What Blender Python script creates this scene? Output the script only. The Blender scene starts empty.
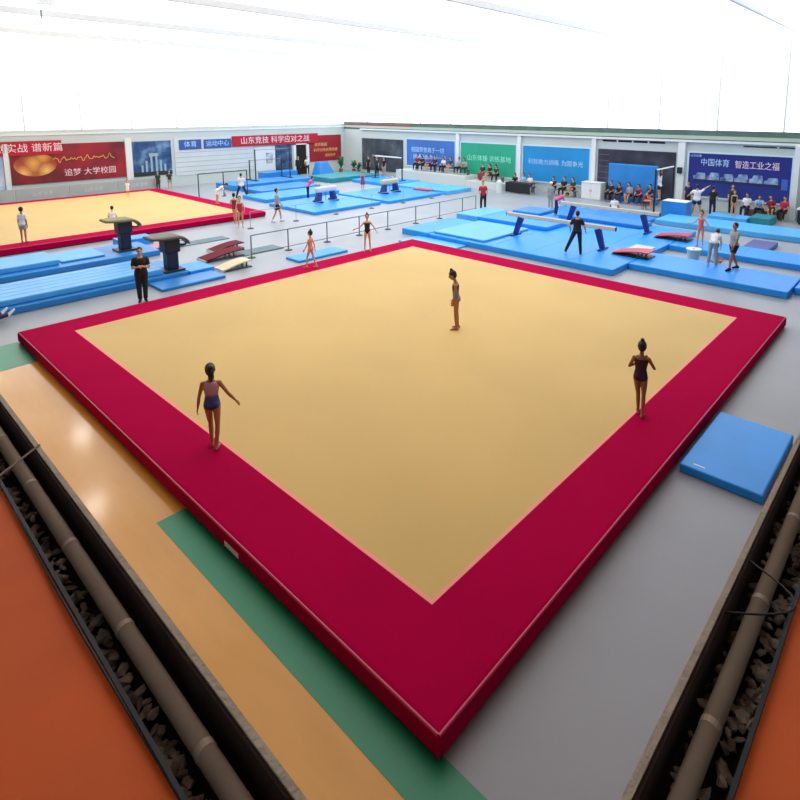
import bpy, bmesh, math, random
from mathutils import Vector, Matrix

random.seed(7)
SC = bpy.context.scene
COL = SC.collection
V = Vector
PI = math.pi

# ------------------------------------------------------------------ camera
cam_d = bpy.data.cameras.new('camera')
cam = bpy.data.objects.new('camera', cam_d)
COL.objects.link(cam)
SC.camera = cam
YAW, PITCH, ROLL = 0.84407, 0.14775, 0.00209
fwd = V((math.sin(YAW) * math.cos(PITCH), math.cos(YAW) * math.cos(PITCH), -math.sin(PITCH)))
rt = V((math.cos(YAW), -math.sin(YAW), 0))
up = rt.cross(fwd)
r2 = math.cos(ROLL) * rt + math.sin(ROLL) * up
u2 = -math.sin(ROLL) * rt + math.cos(ROLL) * up
m = Matrix((r2, u2, -fwd)).transposed().to_4x4()
m.translation = V((-16.18846, -15.8068, 5.44891))
cam.matrix_world = m
cam_d.sensor_width = 36.0
cam_d.lens = 576.075 * 36.0 / 800.0
cam_d.shift_x = -(439.15 - 400) / 800.0
cam_d.shift_y = (195.14 - 400) / 800.0
cam_d.clip_start = 0.05
cam_d.clip_end = 200

# ------------------------------------------------------------------ world, exposure
w = bpy.data.worlds.new('world')
SC.world = w
w.use_nodes = True
w.node_tree.nodes['Background'].inputs[0].default_value = (0.75, 0.85, 1.0, 1)
w.node_tree.nodes['Background'].inputs[1].default_value = 0.6
SC.view_settings.view_transform = 'Standard'
SC.view_settings.look = 'None'
SC.view_settings.exposure = 0.0
SC.view_settings.gamma = 1.0
SC.view_settings.use_curve_mapping = False
ROOF_GLOW = 1.42         # strength of the glowing roof, added to light the hall
SIDE_GLOW = 1.7          # strength of the glowing wall bands, added to brighten the back

# ------------------------------------------------------------------ materials
def lin(c):
    c = c / 255.0
    return c / 12.92 if c <= 0.04045 else ((c + 0.055) / 1.055) ** 2.4

def rgb(r, g, b):
    return (lin(r), lin(g), lin(b), 1.0)

MATS = {}
def mat(name, col, rough=0.6, var=0.0, scale=3.0, spec=0.5, metal=0.0, bump=0.0, bscale=60.0, sheen=0.0, coat=0.0):
    if name in MATS:
        return MATS[name]
    mt = bpy.data.materials.new(name)
    mt.use_nodes = True
    nt = mt.node_tree
    b = nt.nodes['Principled BSDF']
    c = rgb(*col)
    b.inputs['Roughness'].default_value = rough
    b.inputs['Metallic'].default_value = metal
    b.inputs['Specular IOR Level'].default_value = spec
    if sheen:
        b.inputs['Sheen Weight'].default_value = sheen
        b.inputs['Sheen Roughness'].default_value = 0.4
    if coat:
        b.inputs['Coat Weight'].default_value = coat
        b.inputs['Coat Roughness'].default_value = 0.12
    tc = nt.nodes.new('ShaderNodeTexCoord')
    if var > 0:
        n = nt.nodes.new('ShaderNodeTexNoise')
        n.inputs['Scale'].default_value = scale
        n.inputs['Detail'].default_value = 4
        nt.links.new(tc.outputs['Object'], n.inputs['Vector'])
        r = nt.nodes.new('ShaderNodeValToRGB')
        r.color_ramp.elements[0].position = 0.35
        r.color_ramp.elements[1].position = 0.65
        r.color_ramp.elements[0].color = (c[0] * (1 - var), c[1] * (1 - var), c[2] * (1 - var), 1)
        r.color_ramp.elements[1].color = (min(1, c[0] * (1 + var)), min(1, c[1] * (1 + var)), min(1, c[2] * (1 + var)), 1)
        nt.links.new(n.outputs['Fac'], r.inputs[0])
        nt.links.new(r.outputs[0], b.inputs['Base Color'])
    else:
        b.inputs['Base Color'].default_value = c
    if bump > 0:
        n2 = nt.nodes.new('ShaderNodeTexNoise')
        n2.inputs['Scale'].default_value = bscale
        nt.links.new(tc.outputs['Object'], n2.inputs['Vector'])
        bp = nt.nodes.new('ShaderNodeBump')
        bp.inputs['Strength'].default_value = bump
        bp.inputs['Distance'].default_value = 0.02
        nt.links.new(n2.outputs['Fac'], bp.inputs['Height'])
        nt.links.new(bp.outputs[0], b.inputs['Normal'])
    MATS[name] = mt
    return mt

def mat_emit(name, col, strength):
    if name in MATS:
        return MATS[name]
    mt = bpy.data.materials.new(name)
    mt.use_nodes = True
    b = mt.node_tree.nodes['Principled BSDF']
    b.inputs['Base Color'].default_value = (0.8, 0.8, 0.8, 1)
    b.inputs['Emission Color'].default_value = (col[0], col[1], col[2], 1)
    b.inputs['Emission Strength'].default_value = strength
    MATS[name] = mt
    return mt

def mat_ramp(name, stops, kind='noise', scale=2.0, axis='Z', rough=0.7, lo=0.0, hi=1.0, stretch=(1, 1, 1), distort=0.0):
    """procedural pattern of the thing itself, coloured through a ramp"""
    if name in MATS:
        return MATS[name]
    mt = bpy.data.materials.new(name)
    mt.use_nodes = True
    nt = mt.node_tree
    b = nt.nodes['Principled BSDF']
    b.inputs['Roughness'].default_value = rough
    tc = nt.nodes.new('ShaderNodeTexCoord')
    mp = nt.nodes.new('ShaderNodeMapping')
    mp.inputs['Scale'].default_value = stretch
    nt.links.new(tc.outputs['Object'], mp.inputs['Vector'])
    r = nt.nodes.new('ShaderNodeValToRGB')
    els = r.color_ramp.elements
    els[0].position, els[0].color = stops[0][0], rgb(*stops[0][1])
    els[1].position, els[1].color = stops[-1][0], rgb(*stops[-1][1])
    for p, c in stops[1:-1]:
        e = els.new(p)
        e.color = rgb(*c)
    if kind == 'grad':
        s = nt.nodes.new('ShaderNodeSeparateXYZ')
        nt.links.new(mp.outputs[0], s.inputs[0])
        mr = nt.nodes.new('ShaderNodeMapRange')
        mr.inputs['From Min'].default_value = lo
        mr.inputs['From Max'].default_value = hi
        nt.links.new(s.outputs[axis], mr.inputs['Value'])
        nt.links.new(mr.outputs[0], r.inputs[0])
    elif kind == 'voronoi':
        n = nt.nodes.new('ShaderNodeTexVoronoi')
        n.inputs['Scale'].default_value = scale
        nt.links.new(mp.outputs[0], n.inputs['Vector'])
        nt.links.new(n.outputs['Distance'], r.inputs[0])
    elif kind == 'wave':
        n = nt.nodes.new('ShaderNodeTexWave')
        n.inputs['Scale'].default_value = scale
        n.inputs['Distortion'].default_value = distort
        n.bands_direction = axis
        nt.links.new(mp.outputs[0], n.inputs['Vector'])
        nt.links.new(n.outputs['Fac'], r.inputs[0])
    else:
        n = nt.nodes.new('ShaderNodeTexNoise')
        n.inputs['Scale'].default_value = scale
        n.inputs['Detail'].default_value = 5
        nt.links.new(mp.outputs[0], n.inputs['Vector'])
        nt.links.new(n.outputs['Fac'], r.inputs[0])
    nt.links.new(r.outputs[0], b.inputs['Base Color'])
    MATS[name] = mt
    return mt

M_BEIGE = mat('beige_carpet', (212, 177, 103), 0.62, 0.045, 0.35, 0.25, sheen=0.2, bump=0.15, bscale=90)
M_CRIM = mat('crimson_carpet', (176, 2, 66), 0.9, 0.04, 0.8, 0.03, bump=0.15, bscale=90)
M_PINK = mat('pink_line', (250, 150, 130), 0.6)
M_RIM = mat('rim_highlight', (196, 44, 92), 0.5)
M_BLACK = mat('black_rubber', (14, 14, 17), 0.6)
M_BLUE = mat('blue_vinyl', (34, 152, 246), 0.42, 0.06, 1.2, 0.4)
M_BLUE2 = mat('pale_blue_vinyl', (84, 176, 240), 0.42, 0.06, 1.4, 0.4)
M_BLUE3 = mat('mid_blue_vinyl', (44, 134, 210), 0.42, 0.07, 1.4, 0.4)
M_TEAL = mat('teal_vinyl', (36, 138, 150), 0.45, 0.06, 1.0)
M_PURPLE = mat('purple_vinyl', (74, 84, 150), 0.45, 0.05, 1.0)
M_DGREY = mat('slate_mat', (92, 116, 128), 0.6, 0.06, 1.0)
M_NAVY = mat('navy_paint', (16, 40, 120), 0.4)
M_WHITE = mat('white_paint', (226, 230, 230), 0.5, 0.03, 1.5)
M_WALL = mat('wall_paint', (196, 206, 204), 0.7, 0.03, 0.5)
M_BEAM = mat('beam_cover', (205, 200, 180), 0.55, 0.04, 4)
M_METAL = mat('grey_metal', (120, 132, 140), 0.35, metal=0.7)
M_DMETAL = mat('dark_metal', (46, 52, 60), 0.45, metal=0.4)
M_SKIN = mat('skin', (206, 148, 112), 0.55, 0.03, 6)
M_SKIN2 = mat('tanned_skin', (172, 112, 76), 0.55, 0.03, 6)
M_HAIR = mat('black_hair', (24, 16, 16), 0.45)
M_RED = mat('red_vinyl', (196, 34, 62), 0.4, 0.06, 3)
M_MAROON = mat('maroon_vinyl', (104, 8, 30), 0.7, 0.06, 3, 0.15)

# ------------------------------------------------------------------ object helpers
def tag(o, label=None, cat=None, group=None, kind=None):
    if label: o['label'] = label
    if cat and not kind: o['kind'] = 'thing'
    if cat: o['category'] = cat
    if group: o['group'] = group
    if kind: o['kind'] = kind
    return o

def empty(name, loc=(0, 0, 0), rz=0.0, label=None, cat=None, group=None):
    o = bpy.data.objects.new(name, None)
    COL.objects.link(o)
    o.location = loc
    o.rotation_euler = (0, 0, rz)
    o.empty_display_size = 0.2
    return tag(o, label, cat, group)

def link(name, bm, m_, parent=None, smooth=False, loc=None, rz=None):
    me = bpy.data.meshes.new(name)
    bmesh.ops.recalc_face_normals(bm, faces=bm.faces)
    bm.to_mesh(me)
    bm.free()
    if smooth:
        for p in me.polygons:
            p.use_smooth = True
    ms = m_ if isinstance(m_, (list, tuple)) else [m_]
    for k in ms:
        me.materials.append(k)
    o = bpy.data.objects.new(name, me)
    COL.objects.link(o)
    if parent is not None:
        o.parent = parent
    if loc is not None:
        o.location = loc
    if rz is not None:
        o.rotation_euler = (0, 0, rz)
    return o

def box(bm, x0, x1, y0, y1, z0, z1, bev=0.0, seg=2):
    r = bmesh.ops.create_cube(bm, size=1.0)
    vs = r['verts']
    for v in vs:
        v.co = V(((x0 + x1) / 2 + v.co.x * (x1 - x0), (y0 + y1) / 2 + v.co.y * (y1 - y0), (z0 + z1) / 2 + v.co.z * (z1 - z0)))
    if bev > 0:
        es = list({e for v in vs for e in v.link_edges})
        bmesh.ops.bevel(bm, geom=es, offset=bev, segments=seg, affect='EDGES', profile=0.5)
    return bm

def boxo(name, dims, m_, parent=None, bev=0.0, seg=2):
    bm = bmesh.new()
    box(bm, *dims, bev=bev, seg=seg)
    return link(name, bm, m_, parent)

def tube(bm, p0, p1, r0, r1=None, n=12):
    p0, p1 = V(p0), V(p1)
    r1 = r0 if r1 is None else r1
    d = (p1 - p0)
    L = d.length
    q = d.to_track_quat('Z', 'Y').to_matrix().to_4x4()
    q.translation = (p0 + p1) / 2
    bmesh.ops.create_cone(bm, cap_ends=True, segments=n, radius1=r0, radius2=r1, depth=L, matrix=q)
    return bm

def tubeo(name, p0, p1, r0, m_, parent=None, r1=None, n=12, smooth=False):
    return link(name, tube(bmesh.new(), p0, p1, r0, r1, n), m_, parent, smooth)

def poly_tube(bm, pts, r, n=8):
    """one swept tube along points"""
    pts = [V(p) for p in pts]
    rings = []
    for i, p in enumerate(pts):
        d = (pts[min(i + 1, len(pts) - 1)] - pts[max(i - 1, 0)]).normalized()
        a = V((0, 0, 1)) if abs(d.z) < 0.9 else V((1, 0, 0))
        e1 = d.cross(a).normalized()
        e2 = d.cross(e1)
        rr = r[i] if isinstance(r, (list, tuple)) else r
        rings.append([bm.verts.new(p + rr * (math.cos(2 * PI * k / n) * e1 + math.sin(2 * PI * k / n) * e2)) for k in range(n)])
    for a, b in zip(rings, rings[1:]):
        for k in range(n):
            bm.faces.new((a[k], a[(k + 1) % n], b[(k + 1) % n], b[k]))
    bm.faces.new(rings[0][::-1])
    bm.faces.new(rings[-1])
    return bm

def slab(name, dims, m_, label=None, cat='mat', group=None, seams=None, kind=None, parent=None, bev=0.03):
    """a mat: bevelled block with raised seams across its top"""
    x0, x1, y0, y1, z0, z1 = dims
    bm = bmesh.new()
    cx, cy = (x0 + x1) / 2, (y0 + y1) / 2
    box(bm, x0 - cx, x1 - cx, y0 - cy, y1 - cy, 0, z1 - z0, bev=min(bev, (z1 - z0) * 0.3), seg=2)
    if seams:
        ax, n = seams
        for k in range(1, n):
            t = k / n
            if ax == 'y':
                yy = y0 + t * (y1 - y0) - cy
                box(bm, x0 - cx + .03, x1 - cx - .03, yy - .012, yy + .012, z1 - z0 - .01, z1 - z0 + .006)
            else:
                xx = x0 + t * (x1 - x0) - cx
                box(bm, xx - .012, xx + .012, y0 - cy + .03, y1 - cy - .03, z1 - z0 - .01, z1 - z0 + .006)
    o = link(name, bm, m_, parent)
    o.location = (cx, cy, z0)
    return tag(o, label, cat if label else None, group, kind)

def text(name, body, size, loc, wall, m_, parent=None, depth=0.006, sx=1.0):
    """flat lettering; wall 'L' faces -y, wall 'R' faces -x, 'T' lies face up"""
    cu = bpy.data.curves.new(name, 'FONT')
    cu.body = body
    cu.size = size
    cu.extrude = depth
    cu.align_x = 'CENTER'
    cu.align_y = 'CENTER'
    t = bpy.data.objects.new(name + '_tmp', cu)
    COL.objects.link(t)
    dg = bpy.context.evaluated_depsgraph_get()
    me = bpy.data.meshes.new_from_object(t.evaluated_get(dg))
    bpy.data.objects.remove(t)
    me.materials.clear()
    me.materials.append(m_)
    o = bpy.data.objects.new(name, me)
    COL.objects.link(o)
    o.location = loc
    o.scale = (sx, 1, 1)
    o.rotation_euler = {'L': (PI / 2, 0, 0), 'R': (PI / 2, 0, -PI / 2), 'T': (0, 0, -PI / 2)}[wall]
    if parent is not None:
        o.parent = parent
    return o

F = -0.28          # hall floor level; the top of the competition floor is z = 0
XR, YL = 18.75, 27.3   # right wall plane, left wall plane
XN, YN = -19.0, -19.0  # walls behind the gallery
ZR = 9.5
# ------------------------------------------------------------------ setting
M_FLOOR = mat('grey_floor', (150, 156, 164), 0.42, 0.05, 0.6, 0.5)
M_WOOD = mat_ramp('yellow_sport_floor', [(0.0, (212, 154, 66)), (0.5, (222, 164, 76)), (1.0, (230, 176, 92))], 'noise', 1.3, rough=0.13, stretch=(3, 0.6, 1))
M_WOOD.node_tree.nodes['Principled BSDF'].inputs['Specular IOR Level'].default_value = 0.32
M_GREEN = mat('green_court_paint', (8, 142, 100), 0.4, 0.04, 1.0)
tag(boxo('floor', (XN, XR + .3, YN, YL + .3, F - .3, F), M_FLOOR), kind='structure')
tag(boxo('floor_court', (XN, -12.9, -15.46, 1.05, F, F + .004), M_WOOD), kind='structure')
tag(boxo('trim_1', (-13.36, -12.9, -13.5, -8.02, F + .004, F + .007), M_GREEN), kind='structure')
tag(boxo('trim_2', (-14.6, -12.9, -.65, 1.03, F + .004, F + .007), M_GREEN), kind='structure')

tag(boxo('wall_left', (XN, XR + .3, YL, YL + .3, F, 4.1), M_WALL), kind='structure')
tag(boxo('wall_right', (XR, XR + .3, YN, YL, F, 3.62), M_WALL), kind='structure')
M_GPAR = mat('green_parapet', (84, 108, 98), 0.6, 0.16, 1.3)
tag(boxo('wall_right_parapet', (XR + .02, XR + .3, YN, YL, 3.62, 4.3), M_GPAR), kind='structure')
tag(boxo('trim_3', (XR - .22, XR + .02, YN, 24.8, 3.60, 3.72), M_WHITE), kind='structure')
tag(boxo('trim_30', (XR - .06, XR + .02, YN, YL, 3.78, 3.98), mat('pale_green_trim', (168, 186, 172), .6)), kind='structure')
tag(boxo('trim_4', (XN, XR, YL - .05, YL, 3.78, 3.86), M_WHITE), kind='structure')
tag(boxo('wall_near_left', (XN - .3, XN, YN, YL + .3, F, ZR), M_WALL), kind='structure')
tag(boxo('wall_near_right', (XN, XR + .3, YN - .3, YN, F, ZR), M_WALL), kind='structure')
# made-up glowing bands above the two far walls, brightening the back
M_GLOW = mat_emit('added_wall_glow', (0.93, 0.98, 1.0), SIDE_GLOW)
M_ROOF = mat_emit('added_roof_glow', (1.0, 0.985, 0.95), ROOF_GLOW)
win = 0
def glow_band(dims, bars, ax):
    global win
    win += 1
    g = tag(boxo('glow_panel_%d' % win, dims, M_GLOW), kind='structure')
    x0, x1, y0, y1, z0, z1 = dims
    for k in range(bars + 1):
        bm = bmesh.new()
        if ax == 'x':
            xx = x0 + (x1 - x0) * k / bars
            box(bm, xx - .05, xx + .05, y0 - .06, y0, z0, z1)
        else:
            yy = y0 + (y1 - y0) * k / bars
            box(bm, x0 - .06, x0, yy - .05, yy + .05, z0, z1)
        link('mullion', bm, M_WHITE, g)
glow_band((XN, XR, YL + .05, YL + .15, 4.1, ZR), 12, 'x')
glow_band((XR + .05, XR + .15, YN, YL, 4.3, ZR), 14, 'y')
# made-up glowing roof lights the hall; solid near part keeps the front darker
NEAR = -15.0
tag(boxo('ceiling', (XN - .3, -12.4, YN - .3, YL + .3, ZR, ZR + .2), M_WHITE), kind='structure')
tag(boxo('ceiling_gallery_side', (-12.4, XR + .3, YN - .3, -12.4, ZR, ZR + .2), M_WHITE), kind='structure')
win += 1
tag(boxo('glow_panel_%d' % win, (-12.4, XR + .3, -12.4, YL + .3, ZR, ZR + .1), M_ROOF), kind='structure')
for k in range(5):
    yy = -9.5 + 7.5 * k
    tag(boxo('trim_%d' % (5 + k), (-12.4, XR, yy - .07, yy + .07, ZR - .25, ZR), M_WHITE), kind='structure')

# ------------------------------------------------------------------ competition floor
def sprung_floor(x0, x1, y0, y1, b, label, group=None, detail=True):
    t = empty('competition_floor', ((x0 + x1) / 2, (y0 + y1) / 2, F), 0, label, 'gymnastics floor', 'competition floors')
    cx, cy = (x0 + x1) / 2, (y0 + y1) / 2
    hx, hy = (x1 - x0) / 2, (y1 - y0) / 2
    H = -F
    bm = bmesh.new()
    box(bm, -hx + .03, hx - .03, -hy + .03, hy - .03, 0, .06)
    link('sprung_base', bm, M_BLACK, t)
    # border: a ring with rounded outer edge
    bm = bmesh.new()
    prof = [(0, .05), (0, H - .05), (.012, H - .02), (.04, H - .004), (.07, H), (b, H), (b, H - .05)]
    loops = []
    for ins, z in prof:
        loops.append([bm.verts.new((sx * (hx - ins), sy * (hy - ins), z)) for sx, sy in ((-1, -1), (1, -1), (1, 1), (-1, 1))])
    for a, c in zip(loops, loops[1:]):
        for k in range(4):
            bm.faces.new((a[k], a[(k + 1) % 4], c[(k + 1) % 4], c[k]))
    for k in range(4):
        a, c = loops[-1], loops[0]
        bm.faces.new((a[k], a[(k + 1) % 4], c[(k + 1) % 4], c[k]))
    link('border_carpet', bm, M_CRIM, t)
    bm = bmesh.new()
    box(bm, -hx + b, hx - b, -hy + b, hy - b, .06, H - .001)
    link('carpet', bm, M_BEIGE, t)
    bm = bmesh.new()
    for (a0, a1, c0, c1) in ((-hx + b, hx - b, -hy + b, -hy + b + .05), (-hx + b, hx - b, hy - b - .05, hy - b), (-hx + b, -hx + b + .05, -hy + b + .05, hy - b - .05), (hx - b - .05, hx - b, -hy + b + .05, hy - b - .05)):
        box(bm, a0, a1, c0, c1, H - .002, H + .002)
    link('boundary_line', bm, M_PINK, t)
    bm = bmesh.new()
    e = .02
    poly_tube(bm, [(-hx + e, -hy + e, H - .02), (hx - e, -hy + e, H - .02), (hx - e, hy - e, H - .02), (-hx + e, hy - e, H - .02), (-hx + e, -hy + e + .01, H - .02)], .018, 6)
    link('edge_highlight', bm, M_RIM, t)  # paler line puts the rim's highlight into its colour
    return t

cf = sprung_floor(-12.97, .97, -12.96, .97, .97, 'near beige competition floor with wide crimson border, three girls standing on it')
# small white makers plate on the left side of the border
bm = bmesh.new()
box(bm, -6.975, -6.968, -3.55, -3.2, .07, .14)
link('side_label', bm, M_WHITE, cf)
sprung_floor(-14.2, .45, 11.5, 25.2, .9, 'far beige competition floor with crimson border below the red banners')

# ------------------------------------------------------------------ blue mats right of the floor
def bmat(dims, label, m_=M_BLUE, seams=None, name='landing_mat', group='blue mats in the beam area', bev=.03):
    return slab(name, dims, m_, label, 'mat', group, seams, bev=bev)
bmat((1.05, 2.3, -.9, 1.9, F, F + .07), 'thin pale blue mat tucked against the back corner of the near floor', M_BLUE2)
bmat((2.32, 11.0, -7.42, -.3, F, -.05), 'large blue base mat under both balance beams', M_BLUE, ('y', 4))
bmat((6.1, 11.0, -.28, 1.6, F, -.05), 'blue base mat beyond the left end of the nearer balance beam', M_BLUE2)
bmat((2.35, 5.9, 1.34, 3.0, F, -.02), 'blue mat below the railing, leftmost of the beam area mats', M_BLUE)
bmat((2.35, 6.05, -.28, 1.32, F, -.05), 'blue mat beside the back corner of the crimson border', M_BLUE)
bmat((2.62, 6.0, -1.6, 1.25, -.043, .045), 'raised blue mat left of the nearer balance beam', M_BLUE2)
bmat((6.35, 8.6, -2.35, 1.58, -.043, .14), 'thick blue mat behind the middle of the nearer beam', M_BLUE)
bmat((6.35, 8.9, 1.64, 3.05, F, .14), 'thick blue mat in front of the man in the red shirt', M_BLUE2)
bmat((9.2, 10.9, -.1, 1.5, -.043, .12), 'teal blue mat left of the far balance beam', M_BLUE3)
bmat((9.7, 10.9, -5.4, -1.0, -.043, .12), 'long blue mat behind the far balance beam', M_BLUE3, ('y', 3))
bmat((3.55, 5.7, -12.5, -7.45, F, -.05), 'long blue runway mat nearest the right back corner of the floor', M_BLUE, ('y', 2))
bmat((4.25, 6.2, -17.0, -12.55, F, -.05), 'blue mat cut by the right edge of the photo, beside the floor corner', M_BLUE)
bmat((7.45, 9.25, -15.5, -7.46, F, -.05), 'long blue mat in front of the small purple mat', M_BLUE, ('y', 3))
bmat((12.5, 14.6, -15.5, -4.9, F, -.02), 'long pale blue mat in front of the brown bench', M_BLUE2, ('y', 4))
bmat((11.2, 13.6, -4.7, .9, F, -.1), 'flat blue mat behind the far balance beam near the white cabinet', M_BLUE3, ('y', 2))
bmat((9.4, 11.1, -10.72, -9.76, F, -.08), 'small purple mat lying on the grey floor', M_PURPLE, None, 'folding_mat')
bmat((5.2, 6.5, -7.3, -6.5, -.043, -.015), 'pale thin mat lying behind the nearer red springboard', mat('pale_pink_vinyl', (206, 200, 214), .5))
bmat((14.65, 15.6, -5.7, -4.4, F, .62), 'blue block mat with white top standing below the high bar', M_BLUE3, None, 'block_mat')
boxo('top_panel', (-.45, .45, -.63, .63, .9, .915), M_WHITE, bpy.data.objects['block_mat'])
bmat((15.25, 16.3, -8.45, -6.6, F, .04), 'low pale blue box mat under the girl in the dark top', M_BLUE2, None, 'block_mat')
bmat((15.6, 17.0, -9.45, -8.5, F, .12), 'low teal box mat left of the brown bench', M_TEAL, None, 'block_mat')
bm_ = bmat((-7.3, -5.15, -14.25, -13.05, F, -.13), 'blue mat lying beside the right edge of the near floor', M_BLUE, None, 'landing_mat', 'blue mats beside the near floor', .025)
boxo('printed_label', (-.96, -.93, .25, .42, .149, .152), M_WHITE, bm_)
bmat((-3.95, -1.6, 2.1, 3.0, F, -.19), 'blue mat on the grey floor behind the girl in pink', M_BLUE, None, 'landing_mat', 'blue mats beside the near floor')

# ------------------------------------------------------------------ vault lane mats on the left
G = 'blue mats of the vault lanes'
bmat((-19, -7.55, 3.4, 5.6, F, -.07), 'lower blue mat of the front vault lane', M_BLUE3, ('x', 5), group=G)
bmat((-18.6, -8.3, 3.62, 5.55, -.063, .12), 'upper pale blue mat with seams on the front vault lane', M_BLUE2, ('y', 5), group=G)
bmat((-7.5, -6.6, 3.42, 4.6, F, -.1), 'blue mat under the right end of the front vaulting table', M_BLUE, group=G)
bmat((-8.9, -6.75, 2.35, 3.35, F, -.18), 'low blue mat right of the woman in black', M_BLUE3, group=G)
bmat((-18.8, -6.9, 7.2, 9.5, F, -.07), 'lower blue mat of the back vault lane', M_BLUE3, ('x', 5), group=G)
bmat((-18.6, -10.25, 7.62, 9.4, -.063, .12), 'upper blue mat cut by the left photo edge on the back vault lane', M_BLUE2, group=G)
bmat((-10.15, -8.7, 7.75, 9.4, -.063, .0), 'upper blue mat left of the back vaulting table', M_BLUE2, group=G)
bmat((-7.55, -6.2, 9.55, 10.4, F, .02), 'small blue mat behind the back vaulting table', M_BLUE, group=G)
bmat((-6.8, -3.6, 7.9, 8.6, F, F + .03), 'dark grey runway strip leading to the back vaulting table', M_DGREY, None, 'runway_strip', 'grey runway strips')
bmat((-6.2, -3.0, 4.55, 5.4, F, F + .03), 'dark grey runway strip under the maroon springboards', M_DGREY, None, 'runway_strip', 'grey runway strips')

# ------------------------------------------------------------------ mats of the pommel horse area
G = 'blue mats of the pommel horse area'
bmat((2.4, 7.3, 9.8, 14.3, F, -.1), 'square blue mat under the left pommel horse', M_BLUE, group=G)
bmat((7.75, 12.7, 9.6, 14.6, F, -.1), 'square blue mat under the right pommel horse', M_BLUE, group=G)
bmat((2.9, 8.6, 15.4, 18.2, F, -.06), 'wide blue mat behind the left pommel horse', M_BLUE, ('x', 3), group=G)
bmat((4.5, 9.4, 18.6, 21.2, F, -.02), 'wide blue mat in front of the uneven bars', M_BLUE3, ('x', 3), group=G)
bmat((4.2, 11.0, 21.6, 24.2, F, .12), 'thick blue mat under the uneven bars', M_BLUE3, ('x', 3), group=G)
bmat((8.5, 11.5, 24.5, 25.6, F, .45), 'blue mat stack below the white wall panel', M_BLUE3, ('x', 2), group=G)
bmat((13.0, 15.6, 9.4, 14.6, F, -.02), 'pale blue mat nearest the spectators below the blue billboard', M_BLUE2, ('y', 3), group=G)
bmat((13.2, 16.2, 15.0, 19.6, F, -.04), 'blue mat under the white high bar', M_BLUE, ('y', 2), group=G)
bmat((11.6, 14.6, 20.2, 23.2, F, .1), 'teal mat in front of the blue foam wedge', M_TEAL, group=G)
bmat((15.0, 16.9, 20.4, 24.0, F, .0), 'teal mat beside the potted plants', M_TEAL, group=G)
bmat((12.95 - .6, 12.95, 10.6, 12.0, -.1, .0), 'red pad lying on the mats right of the right pommel horse', M_RED, None, 'pad', group='pads')
# foam wedge
bm = bmesh.new()
vs = [bm.verts.new(c) for c in ((-.9, -.6, 0), (.9, -.6, 0), (.9, .6, 0), (-.9, .6, 0), (-.5, -.1, 1.25), (.5, -.1, 1.25), (.5, .5, 1.25), (-.5, .5, 1.25))]
for f in ((0, 1, 2, 3), (4, 5, 6, 7), (0, 1, 5, 4), (1, 2, 6, 5), (2, 3, 7, 6), (3, 0, 4, 7)):
    bm.faces.new([vs[i] for i in f])
bmesh.ops.bevel(bm, geom=list(bm.edges), offset=.05, segments=2, affect='EDGES')
tag(link('foam_wedge', bm, M_BLUE3, None, loc=(13.9, 24.2, F)), 'tall blue foam wedge in front of the red wall panel', 'foam block')
# thick crash mat leaning on the dark panel
tag(boxo('crash_mat', (18.25, 18.5, -2.75, .4, F, 2.1), M_BLUE3, None, .05), 'huge blue crash mat standing upright against the dark wall panel', 'mat')

# ------------------------------------------------------------------ balance beams
def beam(x, y0, y1, zt, zb, label, zfloor):
    t = empty('balance_beam', (x, (y0 + y1) / 2, zfloor), 0, label, 'balance beam', 'balance beams')
    L = abs(y1 - y0) / 2
    h = zt - zfloor
    bm = bmesh.new()
    box(bm, -.06, .06, -L, L, h - .17, h, .03, 3)
    link('beam', bm, M_BEAM, t)
    for s in (-1, 1):
        bm = bmesh.new()
        box(bm, -.062, .062, s * (L + .006) - .008, s * (L + .006) + .008, h - .165, h - .005)
        link('end_cap', bm, M_DMETAL, t)
        a = V((0, s * (L - .75), h - .17)); b = V((-.05, s * (L - .5), .05))
        bm = bmesh.new()
        # tapered flat leg
        d = (b - a).normalized()
        e1 = V((1, 0, 0)); e2 = d.cross(e1).normalized()
        ring = []
        for p, wx, wy in ((a, .07, .13), (b, .055, .1)):
            ring.append([bm.verts.new(p + e1 * sx * wx + e2 * sy * wy) for sx, sy in ((-1, -1), (1, -1), (1, 1), (-1, 1))])
        for k in range(4):
            bm.faces.new((ring[0][k], ring[0][(k + 1) % 4], ring[1][(k + 1) % 4], ring[1][k]))
        bm.faces.new(ring[0][::-1]); bm.faces.new(ring[1])
        lg = link('leg', bm, M_NAVY, t)
        bm = bmesh.new()
        box(bm, -.38, .38, b.y - .06, b.y + .06, 0, .06, .015)
        link('foot', bm, M_NAVY, lg)
    return t
beam(4.8, -1.22, -6.35, .93, .75, 'nearer cream balance beam with navy legs, right of the large floor', -.043)
beam(9.0, -1.5, -6.46, .95, .75, 'farther cream balance beam with navy legs near the high bar', -.043)

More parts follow.
